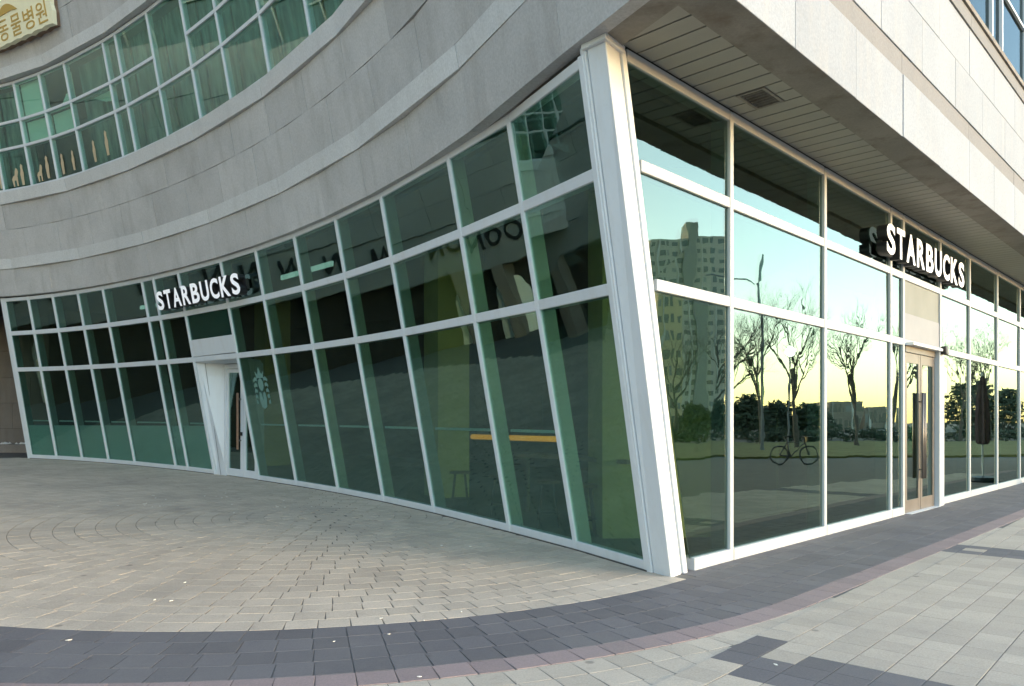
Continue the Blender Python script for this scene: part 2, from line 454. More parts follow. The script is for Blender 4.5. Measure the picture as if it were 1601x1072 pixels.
for i in range(15):
    a = (A[i]+A[i+1])/2; n = (nout(a)-UP*TA).normalized(); t = (ML(i+1, 3)-ML(i, 3)).normalized(); nn = Vector((t.y, -t.x, 0))
    up = (nn*TA+UP).normalized()
    e = MW/2
    def seg(H0, H1, half, front=.018, back=.10, name='transom'):
        p = ML(i, H0)+t*e; q = ML(i+1, H1)-t*e
        MB().bar(p, q, up*half, nn*front, nn*-back).build(name, M['white'], cg, bevel=.005)
    seg(HT[i]-.03, HT[i+1]-.03, .045)
    seg(HU[i], HU[i+1], TW/2)
    door = (i == 7)
    seg(HL[i], HL[i+1], TW/2)
    if not door: seg(G[i]+.055, G[i+1]+.055, .055, name='sill')
    rows = [(HL, HU, TW/2, TW/2), (HU, HT, TW/2, .07)]
    if not door: rows.insert(0, (G, HL, .11, TW/2))
    for (Ha, Hb, ea, eb) in rows:
        c = [ML(i, Ha[i]+ea*.9)+t*e*.8, ML(i+1, Ha[i+1]+ea*.9)-t*e*.8, ML(i+1, Hb[i+1]-eb*.9)-t*e*.8, ML(i, Hb[i]-eb*.9)+t*e*.8]
        if door and Ha is HL:      # white header, opaque panel above it
            h0, h1 = HL[7]+.06, HL[7]+.42
            MB().hexa([ML(7, h0, .02)+t*e, ML(8, h0, .02)-t*e, ML(8, h0, -.1)-t*e, ML(7, h0, -.1)+t*e], [ML(7, h1, .02)+t*e, ML(8, h1, .02)-t*e, ML(8, h1, -.1)-t*e, ML(7, h1, -.1)+t*e]).build('door_header', M['white'], cg, bevel=.006)
            c[0], c[1] = ML(7, h1+.002)+t*e, ML(8, h1+.002)-t*e
            MB().hexa([p-nn*.05 for p in c], [p-nn*.03 for p in c]).build('backing_panel', plain('teal_backing_panel', (.20, .27, .26), .6, var=.08), cg)
        pane(cg, c, M['glass_left'], nn)
# --- recessed side door in the curved front
sd = empty('side_door', tuple(ML(7, G[7])), bld)
p7, p8 = S(A[7], G[7], -.03), S(A[8], G[8], -.03); tt = (p8-p7).normalized(); tt.z = 0; tt.normalize(); dn = Vector((tt.y, -tt.x, 0))
HB = HL[7]-.07
x0 = .42; L = (p8-p7).length
def dpt(x, z, o=0.): 
    q = p7+tt*x+dn*o; return Vector((q.x, q.y, G[7]+z-.055*x/L*1.0))
# left reveal (triangular white side wall) and ceiling of the recess
ra, rb = S(A[7], G[7]-.02, -.02)+tt*.02, S(A[7], HB, -.02)+tt*.05
k0 = dpt(x0-.02, -.02); k1 = dpt(x0-.02, HB-G[7])
MB().hexa([ra, k0, k0-dn*.06, ra-dn*.06], [rb, k1, k1-dn*.06, rb-dn*.06]).build('reveal_panel', M['white'], sd)
rm0, rm1 = ra+(k0-ra)*.55, rb+(k1-rb)*.30
MB().bar(rm0+dn*.003, rm1+dn*.003, tt*.006, dn*.002, dn*-.004).build('panel_joint', M['greypanel'], sd)
c1 = S(A[8], HB, -.02)
MB().hexa([rb, c1, dpt(L, HB-G[7]), k1], [v+UP*.05 for v in (rb, c1, dpt(L, HB-G[7]), k1)]).build('recess_ceiling', M['white'], sd)
rr0, rr1 = S(A[8], G[8]-.02, -.06), S(A[8], HB, -.06)
MB().hexa([rr0, dpt(L, 0), dpt(L, 0)-dn*.05, rr0-dn*.05], [rr1, dpt(L, HB-G[7]), dpt(L, HB-G[7])-dn*.05, rr1-dn*.05]).build('reveal_panel', M['white'], sd)
DT = HB-G[7]-.01
for x, w in ((x0+.04, .08), (L-.05, .08)):
    MB().bar(dpt(x, 0), dpt(x, DT), tt*w/2, dn*.03, dn*-.06).build('door_jamb', M['white'], sd, bevel=.005)
MB().bar(dpt(x0+.08, DT-.05), dpt(L-.09, DT-.05), UP*.05, dn*.028, dn*-.06).build('door_head', M['white'], sd)
xm = (x0+L)/2+.06
for (xa, xb) in ((x0+.085, xm-.005), (xm+.005, L-.095)):
    leaf = MB(); z0, z1 = .02, DT-.11
    for (pa, pb, u) in ((dpt(xa+.04, z0), dpt(xa+.04, z1), tt*.04), (dpt(xb-.06, z0), dpt(xb-.06, z1), tt*.06)):
        leaf.bar(pa, pb, u, dn*.02, dn*-.02)
    leaf.bar(dpt(xa+.08, z0+.08), dpt(xb-.12, z0+.08), UP*.08, dn*.018, dn*-.02); leaf.bar(dpt(xa+.08, z1-.04), dpt(xb-.12, z1-.04), UP*.04, dn*.018, dn*-.02)
    leaf.build('door_leaf', M['white'], sd)
    pane(sd, [dpt(xa+.08, z0+.16), dpt(xb-.12, z0+.16), dpt(xb-.12, z1-.08), dpt(xa+.08, z1-.08)], M['glass_left'], dn, 'door_pane')
MB().bar(dpt(xm-.10, .62, .085), dpt(xm-.10, 1.85, .085), tt*.03, dn*.0, dn*.035).build('pull_handle', M['wood'], sd, bevel=.01)
for z in (.8, 1.7): MB().bar(dpt(xm-.10, z, .02), dpt(xm-.10, z+.03, .02), tt*.012, dn*0, dn*.066).build('handle_bracket', M['bronze'], sd)
MB().bar(dpt(xm-.065, .92, .02), dpt(xm-.065, 1.0, .02), tt*.03, dn*0, dn*.04).build('lock', M['black'], sd)

M['sealant'] = plain('dark_sealant', (.06, .058, .055), .9, var=.3, vscale=12)
for i in range(15):
    if i == 7: continue
    p, q = ML(i, G[i]), ML(i+1, G[i+1]); t = (q-p).normalized(); nn = Vector((t.y, -t.x, 0))
    MB().bar(V(p.x, p.y, gz(p.x, p.y)+.004), V(q.x, q.y, gz(q.x, q.y)+.004), UP*.009, nn*.034, nn*-.02).build('sealant_joint', M['sealant'], cg)
# --- corner column
cc = MB()
b_l, b_f, b_r = V(1.405, 7.595, -.02), V(1.535, 7.385, -.02), V(1.68, 7.575, -.02)
t_l, t_f, t_r = V(.655, 6.765, 4.82), V(.801, 6.615, 4.82), V(.95, 6.815, 4.82)
b_k, t_k = V(1.62, 7.80, -.02), V(.92, 7.02, 4.82)
cc.hexa([b_l, b_f, b_r, b_k], [t_l, t_f, t_r, t_k]); col = cc.build('corner_column', M['white'], bld, bevel=.008)
# thin grooves in the column skin: separate edge strips either side
def strip(p0, p1, side, n, w, name='edge_trim', mat='white'):
    return MB().bar(p0, p1, Vector(side)*(w/2), Vector(n)*.018, Vector(n)*-.10).build(name, M[mat], col, bevel=.004)
lt = V(-.5, .866, 0)
strip(b_l+lt*.045+UP*.0, t_l+lt*.045, lt, nout(20), .07)
strip(b_r+D_*.045, t_r+D_*.045, D_, N_, .07)
cap = MB(); cap.hexa([t_l+V(-.05, .01, -.035), t_f+V(.0, -.06, -.035), t_r+V(.06, .02, -.035), t_k+V(0, 0, -.035)], [t_l+V(-.05, .01, .03), t_f+V(0, -.06, .03), t_r+V(.06, .02, .03), t_k+V(0, 0, .03)])
cap.build('column_cap', M['alu'], col, bevel=.006)

# --- street glazing
sg = empty('street_glazing', (1.8, 7.7, 0), bld)
SM = [None, 7.61, 10.14, 12.70, 13.30, 15.34, 17.35, 19.66, 21.95, 24.25, 26.5]
TS, US, LS = 4.85, 3.865, 2.80
def jl(H): return 6.80-.2405*H            # raking left edge beside the column
def sS(i, H): return jl(H) if i == 0 else SM[i]
ME = .04
for i in range(1, len(SM)):
    w = .075
    mullion_bar(sg, W(SM[i], 0, -.02), W(SM[i], 0, TS), D_, N_, w, .035, .20, M['street_frame'])
for i in range(len(SM)-1):
    door = (i == 4)
    def hb(H, half, name='transom', front=.03):
        MB().bar(W(sS(i, H)+ME, 0, H), W(sS(i+1, H)-ME, 0, H), UP*half, N_*front, N_*-.12).build(name, M['street_frame'], sg, bevel=.005)
    hb(TS-.045, .055, 'head'); hb(US, .055); hb(LS, .055 if not door else .045)
    if not door: hb(.06, .075, 'sill', .04)
    rows = [(LS+.05, US-.05), (US+.05, TS-.095)]
    if not door: rows.insert(0, (.13, LS-.05))
    for r, (h0, h1) in enumerate(rows):
        c = [W(sS(i, h0)+ME*.8, 0, h0), W(sS(i+1, h0)-ME*.8, 0, h0), W(sS(i+1, h1)-ME*.8, 0, h1), W(sS(i, h1)+ME*.8, 0, h1)]
        if door and r == 0:
            MB().hexa([W(13.335, .015, 2.85), W(15.3, .015, 2.85), W(15.3, -.05, 2.85), W(13.335, -.05, 2.85)], [W(13.335, .015, 3.28), W(15.3, .015, 3.28), W(15.3, -.05, 3.28), W(13.335, -.05, 3.28)]).build('grey_header_panel', M['greypanel'], sg)
            MB().hexa([W(13.335, .005, 3.283), W(15.3, .005, 3.283), W(15.3, -.05, 3.283), W(13.335, -.05, 3.283)], [W(13.335, .005, 3.81), W(15.3, .005, 3.81), W(15.3, -.05, 3.81), W(13.335, -.05, 3.81)]).build('beige_infill_panel', M['beige'], sg)
            continue
        c = [p+N_*random.gauss(0, .0022) for p in c]
        pane(sg, c, M['glass_street'], N_)
# --- street entrance: double door with bronze frames
sdoor = empty('entrance_door', tuple(W(14.3, 0, 0)), bld)
MB().bar(W(13.37, 0, .0), W(13.37, 0, 2.75), D_*.03, N_*.02, N_*-.08).build('door_jamb', M['bronze'], sdoor)
MB().bar(W(15.16, 0, -.01), W(15.16, 0, 2.76), D_*.14, N_*.10, N_*-.12).build('door_post', M['street_frame'], sdoor, bevel=.008)
MB().bar(W(13.40, 0, 2.70), W(15.02, 0, 2.70), UP*.05, N_*.03, N_*-.08).build('door_head', M['bronze'], sdoor)
MB().bar(W(13.40, .05, 2.775), W(15.02, .05, 2.775), UP*.022, N_*.10, N_*-.02).build('drip_cap', M['alu'], sdoor)
for (xa, xb, hs) in ((13.41, 14.20, 1), (14.22, 15.01, -1)):
    lf = MB()
    lf.bar(W(xa+.05, 0, .02), W(xa+.05, 0, 2.64), D_*.05, N_*.015, N_*-.03); lf.bar(W(xb-.05, 0, .02), W(xb-.05, 0, 2.64), D_*.05, N_*.015, N_*-.03)
    lf.bar(W(xa+.10, 0, .12), W(xb-.10, 0, .12), UP*.10, N_*.013, N_*-.03); lf.bar(W(xa+.10, 0, 2.56), W(xb-.10, 0, 2.56), UP*.08, N_*.013, N_*-.03)
    leaf = lf.build('door_leaf', M['bronze'], sdoor)
    pane(sdoor, [W(xa+.10, 0, .22), W(xb-.10, 0, .22), W(xb-.10, 0, 2.48), W(xa+.10, 0, 2.48)], M['glass_street'], N_, 'door_pane')
    hx = xb-.05 if hs > 0 else xa+.05
    MB().tube([W(hx, .07, .55), W(hx, .07, 2.0)], .022, 10).build('pull_handle', M['bronze'], sdoor, smooth=True)
    for z in (.7, 1.85): MB().tube([W(hx, .01, z), W(hx, .07, z)], .012, 8).build('handle_bracket', M['bronze'], sdoor)
MB().bar(W(13.4, .0, .006), W(15.02, .0, .006), D_*0+N_*.12, UP*.0, UP*.012).build('threshold', M['alu'], sdoor)

# --- fascia line (outer) of the curved front, ending at the street fascia
HF = 4.83; FO = 1.146
CORN = V(1.233, 5.494, HF)
LV = -D_*.2017                              # the corner arris leans within the street plane
def FP(a, H, out=.10):
    """outer stone face of the curved front; a runs to 21.9 at the corner"""
    if a <= 18: return S(a, H, out)
    b = S(18, HF, .10); k = (a-18)/3.9
    mid = V(.356, 7.123, HF); p = b.lerp(mid, min(1, k/.40)) if k < .40 else mid.lerp(CORN, (k-.40)/.60)
    n = nout(18).lerp(V(-.87, -.49, 0), min(1, k*2)).normalized()
    v = (nout(18)*TA).lerp(LV, k)
    return V(p.x, p.y, H)+v*(H-HF)+n*(out-.10)
cl = empty('curved_stone_cladding', (0, 9, 5), bld)
def panel_row(parent, H0, H1, out, th, pitch, shift, mat, name, a0=-8.5, a1=21.9, gap=.008):
    a = a0+shift
    edges = [a0]
    while a < a1-.3:
        if a > a0+.05: edges.append(a)
        a += pitch
    edges.append(a1)
    for q in range(len(edges)-1):
        u, w = edges[q]+gap/2, edges[q+1]-gap/2
        if q == len(edges)-2: w = a1
        c = [FP(u, H0, out), FP(w, H0, out), FP(w, H1, out), FP(u, H1, out)]
        n = (c[1]-c[0]).cross(c[3]-c[0]).normalized()*-1
        n = nout((u+w)/2 if (u+w)/2 < 18 else 18)*-1
        jit = random.gauss(0, .002)
        c = [p-n*jit for p in c]
        MB().hexa([p+n*th for p in c], c).build(name, mat, parent)
panel_row(cl, HF, 5.50, .10, .14, 1.47, .4, M['stone'], 'stone_panel', gap=.004)
panel_row(cl, 5.50+.004, 5.76, .118, .14, 2.94, .4, M['strip'], 'stone_band')
panel_row(cl, 5.764, 6.46, .10, .12, 1.47, 1.1, M['stone'], 'stone_panel')
panel_row(cl, 6.468, 7.08, .10, .12, 1.47, .4, M['stone'], 'stone_panel')
panel_row(cl, 7.084, 7.36, .13, .20, 2.94, .4, M['strip'], 'stone_band')
panel_row(cl, 9.90, 10.14, .12, .2, 2.94, .4, M['strip'], 'stone_band')
for k in range(3): panel_row(cl, 10.146+k*.72, 10.146+(k+1)*.72-.008, .10, .12, 1.47, .4+.735*(k % 2), M['stone'], 'stone_panel')
# stone right of the upper windows (they end where the front turns the corner)
for k, (h0, h1) in enumerate(((7.366, 8.2), (8.208, 9.05), (9.058, 9.89))): panel_row(cl, h0, h1, .10, .12, 1.47, 0, M['stone'], 'stone_panel', a0=18.6)
# dark shadow gap and underside of the fascia
ug = MB(); N_U = 60
for q in range(N_U):
    u, w = -8.5+q*(21.9+8.5)/N_U, -8.5+(q+1)*(21.9+8.5)/N_U
    i0 = .38 if u > 18 else .16
    i1 = .38 if w > 18 else .16
    dz = .004 if u > 17.5 else .035
    ug.hexa([FP(u, HF+dz, .09), FP(w, HF+dz, .09), FP(w, HF+dz, .09-i1), FP(u, HF+dz, .09-i0)], [FP(u, HF+.05, .09), FP(w, HF+.05, .09), FP(w, HF+.05, .09-i1), FP(u, HF+.05, .09-i0)])
ug.build('fascia_underside', M['beam'], cl)
# solid wall behind the cladding, so that no light leaks
for (h0, h1) in ((HF+.06, 7.34), (9.92, 12.3)):
    bk = MB()
    for q in range(N_U):
        u, w = -8.5+q*(21.8+8.5)/N_U, -8.5+(q+1)*(21.8+8.5)/N_U
        bk.hexa([FP(u, h0, -.02), FP(w, h0, -.02), FP(w, h0, -.22), FP(u, h0, -.22)], [FP(u, h1, -.02), FP(w, h1, -.02), FP(w, h1, -.22), FP(u, h1, -.22)])
    bk.build('backing_wall', M['dark'], cl)

# --- upper window band
uw = empty('upper_window_band', (-8, 18, 7.4), bld)
UA = [-6.2, -5.0, -3.9, -2.7, -1.6, -.4, .80, 2.0, 3.16, 4.36, 6.22, 6.80, 8.28, 9.75, 11.06, 12.67, 14.33, 15.9, 17.3, 18.55]
H0, H1, H2, H3 = 7.40, 8.40, 9.0, 9.88
for a in UA:
    mullion_bar(uw, S(a, H0), S(a, H3), tang(a), nout(a), .06, .03, .10, M['white'])
for q in range(len(UA)-1):
    u, w = UA[q], UA[q+1]; t = (S(w, 8)-S(u, 8)).normalized(); nn = Vector((t.y, -t.x, 0)); up = (nn*TA+UP).normalized()
    lv = [H0, H1, H2, H3]
    if abs(u-8.28) < .01: lv = [H0, H1, H3]
    if abs(u-6.22) < .01: lv = [H0, H1, H2, H3]
    if u > 11: lv = [H0, H1, H2, H3]
    for h in lv:
        hh = h+.03 if h == H0 else (h-.03 if h == H3 else h)
        MB().bar(S(u, hh)+t*.03, S(w, hh)-t*.03, up*.03, nn*.025, nn*-.08).build('transom', M['white'], uw)
    for r in range(len(lv)-1):
        h0, h1 = lv[r]+.03, lv[r+1]-.03
        dn_ = random.gauss(0, .004)
        pane(uw, [S(u, h0, dn_)+t*.028, S(w, h0, -dn_)-t*.028, S(w, h1, -dn_)-t*.028, S(u, h1, dn_)+t*.028], M['glass_upper'], nn)
def behind(u, w, h0, h1, o, mat, name):
    c = [S(u, h0, -o), S(w, h0, -o), S(w, h1, -o), S(u, h1, -o)]
    n = nout((u+w)/2); return MB().hexa([p-n*.02 for p in c], c).build(name, mat, uw)
M['blind'] = plain('white_blind', (.88, .88, .80), .8, var=.05)
M['roomwall'] = plain('upper_room_wall', (.16, .17, .16), .9, var=.25, vscale=1.2)
behind(2.03, 3.13, 9.02, 9.84, .14, M['blind'], 'blind'); behind(2.03, 3.13, 8.42, 8.97, .14, M['blind'], 'blind')
behind(3.19, 4.2, 8.42, 8.97, .15, M['blind'], 'blind')
MB().prism([S(3.55, 9.02, -.14), S(4.33, 9.02, -.14), S(4.33, 9.72, -.14), S(4.1, 9.32, -.14), S(3.95, 9.3, -.14)], nout(4)*-.01).build('blind', M['blind'], uw)
MB().prism([S(5.1, 8.97, -.14), S(6.15, 8.97, -.14), S(6.1, 8.72, -.14), S(5.6, 8.80, -.14)], nout(5)*-.01).build('blind', M['blind'], uw)
for (u, w) in ((-6, -.5), (-.4, 4.2), (4.3, 9), (9.1, 13), (13, 18.5)):
    behind(u, w, 7.3, 10, 2.6, M['roomwall'], 'room_wall')
cm, ct_, cb_ = newmat('striped_curtain'); cb_.inputs['Roughness'].default_value = .9
ct_.links.new(mixc(ct_, ramp(ct_, noise(ct_, 2.2, 3, .6, mapscale=(2.5, 2.5, .12)), .35, .65), (.06, .085, .08), (.26, .32, .30)), cb_.inputs['Base Color']); M['curtain'] = cm
for q in range(3, len(UA)-1):
    if UA[q] > 4 or UA[q] < 1.9: behind(UA[q]+.05, UA[q+1]-.05, 7.45, 9.85, .30, M['curtain'], 'curtain')
sl = MB()
for q in range(40):
    u, w = -8.4+q*.66, -8.4+(q+1)*.66
    if w > 18.7: break
    for hh in (7.28, 9.94): sl.hexa([S(u, hh, -.1), S(w, hh, -.1), S(w, hh, -3.0), S(u, hh, -3.0)], [S(u, hh+.05, -.1), S(w, hh+.05, -.1), S(w, hh+.05, -3.0), S(u, hh+.05, -3.0)])
sl.build('floor_slab', M['int_ceil'], uw)

# --- street fascia
sf = empty('street_stone_cladding', tuple(W(6, FO, HF)), bld)
def srow(H0, H1, out, th, start, pitch, mat, name, s_end=34.):
    e = [4.81-.2017*(H0-HF)]; s = start
    while s < s_end:
        if s > e[0]+.2: e.append(s)
        s += pitch
    e.append(s_end)
    for q in range(len(e)-1):
        u, w = e[q]+(.005 if q else 0), e[q+1]-.005
        ut = u-(.2017*(H1-H0) if q == 0 else 0); j = random.gauss(0, .0025)
        o = out+j
        MB().hexa([W(u, o-th, H0), W(w, o-th, H0), W(w, o, H0), W(u, o, H0)], [W(ut, o-th, H1), W(w, o-th, H1), W(w, o, H1), W(ut, o, H1)]).build(name, mat, sf, bevel=.003)
srow(HF, 5.555, FO, .10, 6.67, 1.465, M['pale_stone'], 'stone_panel')
srow(5.56, 5.81, FO-.012, .10, 6.67, 2.93, M['street_strip'], 'stone_band')
srow(5.815, 6.49, FO, .10, 5.94, 1.465, M['pale_stone'], 'stone_panel')
srow(6.498, 7.17, FO, .10, 6.67, 1.465, M['pale_stone'], 'stone_panel')
srow(7.175, 7.38, FO+.02, .14, 6.67, 2.93, M['street_strip'], 'stone_band')
MB().hexa([W(4.5, FO-.3, 7.384), W(34, FO-.3, 7.384), W(34, FO+.05, 7.384), W(4.3, FO+.05, 7.384)], [W(4.5, FO-.3, 7.46), W(34, FO-.3, 7.46), W(34, FO+.05, 7.46), W(4.3, FO+.05, 7.46)]).build('coping', M['beam'], sf)
MB().hexa([W(4.9, FO-.12, HF+.05), W(34, FO-.12, HF+.05), W(34, FO-.32, HF+.05), W(4.9, FO-.32, HF+.05)], [W(4.5, FO-.12, 7.37), W(34, FO-.12, 7.37), W(34, FO-.32, 7.37), W(4.5, FO-.32, 7.37)]).build('backing_wall', M['dark'], sf)
# upper street windows above the coping
usw = empty('upper_street_windows', tuple(W(8, .95, 7.5)), bld)
s = 4.9; q = 0
while s < 33:
    w = (1.9, .7)[q % 2]; q += 1
    MB().bar(W(s, .95, 7.46), W(s, .95, 10.2), D_*.035, N_*.05, N_*-.1).build('mullion', M['white'], usw)
    for (h0, h1) in ((7.5, 8.9), (8.95, 10.2)):
        pane(usw, [W(s+.035, .95, h0), W(s+w-.035, .95, h0), W(s+w-.035, .95, h1), W(s+.035, .95, h1)], M['glass_dark'], N_)
    MB().bar(W(s+.035, .95, 8.925), W(s+w-.035, .95, 8.925), UP*.025, N_*.04, N_*-.06).build('transom', M['white'], usw)
    s += w
MB().hexa([W(4.4, -.4, 7.4), W(34, -.4, 7.4), W(34, -.5, 7.4), W(4.4, -.5, 7.4)], [W(4.0, -.4, 12), W(34, -.4, 12), W(34, -.5, 12), W(4.0, -.5, 12)]).build('room_wall', M['dark'], usw)
MB().hexa([W(4.4, 1.1, 10.22), W(34, 1.1, 10.22), W(34, -1.5, 10.22), W(4.4, -1.5, 10.22)], [W(4.2, 1.1, 12.3), W(34, 1.1, 12.3), W(34, -1.5, 12.3), W(4.2, -1.5, 12.3)]).build('upper_wall', M['pale_stone'], usw)

# --- soffit over the pavement
so = empty('soffit', tuple(W(6, .4, 4.87)), bld)
HS = 4.872; PP = .243; s = 5.36; first = True
VENT = (7.32, 7.77)
while s < 30:
    u, w = s+.011, s+PP-.011
    us = u-.16 if first else u
    if VENT[0]-.05 < s+PP/2 < VENT[1]+.05:
        MB().hexa([W(u, .03, HS), W(w, .03, HS), W(w, .22, HS), W(u, .22, HS)], [W(u, .03, HS+.02), W(w, .03, HS+.02), W(w, .22, HS+.02), W(u, .22, HS+.02)]).build('soffit_plank', M['plank'], so)
        MB().hexa([W(u, .55, HS), W(w, .55, HS), W(w, .775, HS), W(u, .775, HS)], [W(u, .55, HS+.02), W(w, .55, HS+.02), W(w, .775, HS+.02), W(u, .775, HS+.02)]).build('soffit_plank', M['plank'], so)
    else:
        MB().hexa([W(u, .03, HS), W(w, .03, HS), W(w, .775, HS), W(us, .775, HS)], [W(u, .03, HS+.02), W(w, .03, HS+.02), W(w, .775, HS+.02), W(us, .775, HS+.02)]).build('soffit_plank', M['plank'], so)
    s += PP; first = False
MB().hexa([W(5.45, -.3, HS+.07), W(34, -.3, HS+.07), W(34, .95, HS+.07), W(5.2, .95, HS+.07)], [W(5.45, -.3, HS+.10), W(34, -.3, HS+.10), W(34, .95, HS+.10), W(5.2, .95, HS+.10)]).build('soffit_backing', M['dark'], so)
MB().hexa([W(5.1, .78, HF-.008), W(34, .78, HF-.008), W(34, FO-.004, HF-.008), W(4.98, FO-.004, HF-.008)], [W(5.1, .78, HF+.10), W(34, .78, HF+.10), W(34, FO-.105, HF+.10), W(4.98, FO-.105, HF+.10)]).build('edge_beam', M['beam'], so)
vm = MB()
for (u, w, o0, o1) in ((7.315, 7.775, .23, .26), (7.315, 7.775, .51, .54), (7.315, 7.345, .26, .51), (7.745, 7.775, .26, .51)):
    vm.hexa([W(u, o0, HS-.008), W(w, o0, HS-.008), W(w, o1, HS-.008), W(u, o1, HS-.008)], [W(u, o0, HS+.03), W(w, o0, HS+.03), W(w, o1, HS+.03), W(u, o1, HS+.03)])
for k in range(6):
    u = 7.385+k*.062; vm.hexa([W(u, .26, HS-.003), W(u+.010, .26, HS-.003), W(u+.010, .51, HS-.003), W(u, .51, HS-.003)], [W(u, .26, HS+.03), W(u+.010, .26, HS+.012), W(u+.010, .51, HS+.012), W(u, .51, HS+.03)])
vm.build('vent_grille', M['beam'], so)

# --- interior shell
ins = empty('interior', (3, 12, 0), bld)
fl = [S(a, 0, -.25) for a in (0, 3, 6, 9, 12, 15, 18, 19.8)]+[W(6.9, -.25, 0), W(27, -.25, 0), W(27, -9, 0), V(2, 22, 0), V(-8, 27, 0)]
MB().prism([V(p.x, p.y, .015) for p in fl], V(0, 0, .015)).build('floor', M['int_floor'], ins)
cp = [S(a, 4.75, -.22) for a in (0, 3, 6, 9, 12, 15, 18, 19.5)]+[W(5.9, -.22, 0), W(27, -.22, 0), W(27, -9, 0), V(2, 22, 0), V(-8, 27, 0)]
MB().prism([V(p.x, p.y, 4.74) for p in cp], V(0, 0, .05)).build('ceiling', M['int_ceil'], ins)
def wallseg(p, q, h0, h1, mat, name='wall', th=.1):
    p = Vector((*p[:2], 0)); q = Vector((*q[:2], 0)); t = (q-p).normalized(); n = V(-t.y, t.x, 0)*th
    return MB().hexa([p+UP*h0, q+UP*h0, q+n+UP*h0, p+n+UP*h0], [p+UP*h1, q+UP*h1, q+n+UP*h1, p+n+UP*h1]).build(name, mat, ins)
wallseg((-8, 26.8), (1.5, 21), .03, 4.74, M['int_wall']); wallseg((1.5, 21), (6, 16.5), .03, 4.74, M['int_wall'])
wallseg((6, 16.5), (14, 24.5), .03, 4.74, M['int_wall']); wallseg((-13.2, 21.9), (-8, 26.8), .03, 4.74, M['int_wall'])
wallseg((2.6, 14.6), (4.4, 12.8), .03, 3.2, M['brown'], 'timber_panel')
for hh, nm in ((5.02, 'storey_slab'), (12.25, 'roof_slab')):
    rp = [FP(a, hh, -.25) for a in (-8, -5, -2, 0, 3, 6, 9, 12, 15, 18, 20.5)]+[W(5.3, .75, hh), W(33.9, .75, hh), W(33.9, -16, hh), V(-10, 36, hh), V(-24, 30, hh)]
    MB().prism(rp, V(0, 0, .06)).build(nm, M['int_ceil'], ins)
for (p, q) in ((W(33.9, .7, 0), W(33.9, -16, 0)), (W(33.9, -16, 0), V(-10, 36, 0)), (V(-10, 36, 0), V(-24, 30, 0))):
    wallseg(p, q, 0, 12.3, M['stone'], 'rear_wall', .25)
# painted columns inside
def icol(cx, cy, w, d, rot, name='interior_column'):
    e = V(math.cos(rot), math.sin(rot), 0); f = V(-e.y, e.x, 0); c = V(cx, cy, 0)
    b = [c-e*w/2-f*d/2, c+e*w/2-f*d/2, c+e*w/2+f*d/2, c-e*w/2+f*d/2]
    return MB().hexa([p+UP*.03 for p in b], [p+UP*4.74 for p in b]).build(name, M['olive'], ins)
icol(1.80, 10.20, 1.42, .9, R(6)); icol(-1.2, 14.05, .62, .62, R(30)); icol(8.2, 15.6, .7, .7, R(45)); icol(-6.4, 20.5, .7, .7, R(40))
# added pale screen imitating bright ground reflected in the far bays, and a rail inside the whole front
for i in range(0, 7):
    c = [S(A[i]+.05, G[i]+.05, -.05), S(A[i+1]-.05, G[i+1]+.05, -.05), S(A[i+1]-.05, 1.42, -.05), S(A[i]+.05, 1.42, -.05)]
    n = nout(A[i]); MB().hexa([p-n*.01 for p in c], c).build('ground_reflection_screen', M['pale_panel'], ins)
rail = [(i, i+1) for i in range(0, 15) if i != 7 and i != 14]
for (i, j) in rail:
    p, q = S(A[i]+.06, 1.55-.012*i, -.24), S(A[j]-.06, 1.55-.012*j, -.24); t = (q-p).normalized()
    MB().bar(p, q, UP*.018, nout(A[i])*.02, nout(A[i])*-.02).build('guard_rail', M['pale_panel'], ins)

# ------------------------------------------------------------------ signs
def glyph(ch, bold=.02, ext=.5):
    cu = bpy.data.curves.new('glyph', 'FONT'); cu.body = ch; cu.offset = bold; cu.extrude = ext; cu.resolution_u = 4
    o = bpy.data.objects.new('glyph', cu); sc.collection.objects.link(o)
    dg = bpy.context.evaluated_depsgraph_get(); me = bpy.data.meshes.new_from_object(o.evaluated_get(dg))
    sc.collection.objects.unlink(o); bpy.data.objects.remove(o); return me
def letter(ch, frame, x, width, h0, h1, depth, mat, mat_side, parent, name='letter', bold=.02):
    """frame(x, y, z) -> world; the glyph is stretched into [x, x+width] x [h0, h1], front at z = depth"""
    me = glyph(ch, bold); xs = [v.co.x for v in me.vertices]; ys = [v.co.y for v in me.vertices]
    x0, x1, y0, y1 = min(xs), max(xs), min(ys), max(ys)
    zs = [v.co.z for v in me.vertices]; z1 = max(zs)
    for v in me.vertices:
        fx = (v.co.x-x0)/(x1-x0); fy = (v.co.y-y0)/(y1-y0); z = depth if v.co.z > 0 else 0
        v.co = frame(x+fx*width, h0+fy*(h1-h0), z)
    me.materials.clear(); me.materials.append(mat); me.materials.append(mat_side)
    nz = (frame(0, 0, 1)-frame(0, 0, 0)).normalized()
    for p in me.polygons:
        p.material_index = 0 if sum((me.vertices[i].co-frame(0, 0, 0)).dot(nz) for i in p.vertices)/len(p.vertices) > -1e9 and abs(p.normal.dot(nz)) > .9 else 1
    o = bpy.data.objects.new(name, me); place(o, parent); return o
NAME = 'STARBUCKS'
WID = {'S': .78, 'T': .78, 'A': .92, 'R': .86, 'B': .84, 'U': .86, 'C': .84, 'K': .92}
def wordsign(name, frame, x0, x1, h0, h1, depth, label, support):
    root = empty(name, tuple(frame(x0, h0, 0))); tag(root, label, 'sign', 'lettered shop signs')
    gap = .16; tot = sum(WID[c] for c in NAME)+gap*(len(NAME)-1); k = (x1-x0)/tot; x = x0
    for c in NAME:
        w = WID[c]*k; letter(c, frame, x, w, h0, h1, depth, M['letter'], M['black'], root, bold=.03)
        x += w+gap*k
    support(root); return root
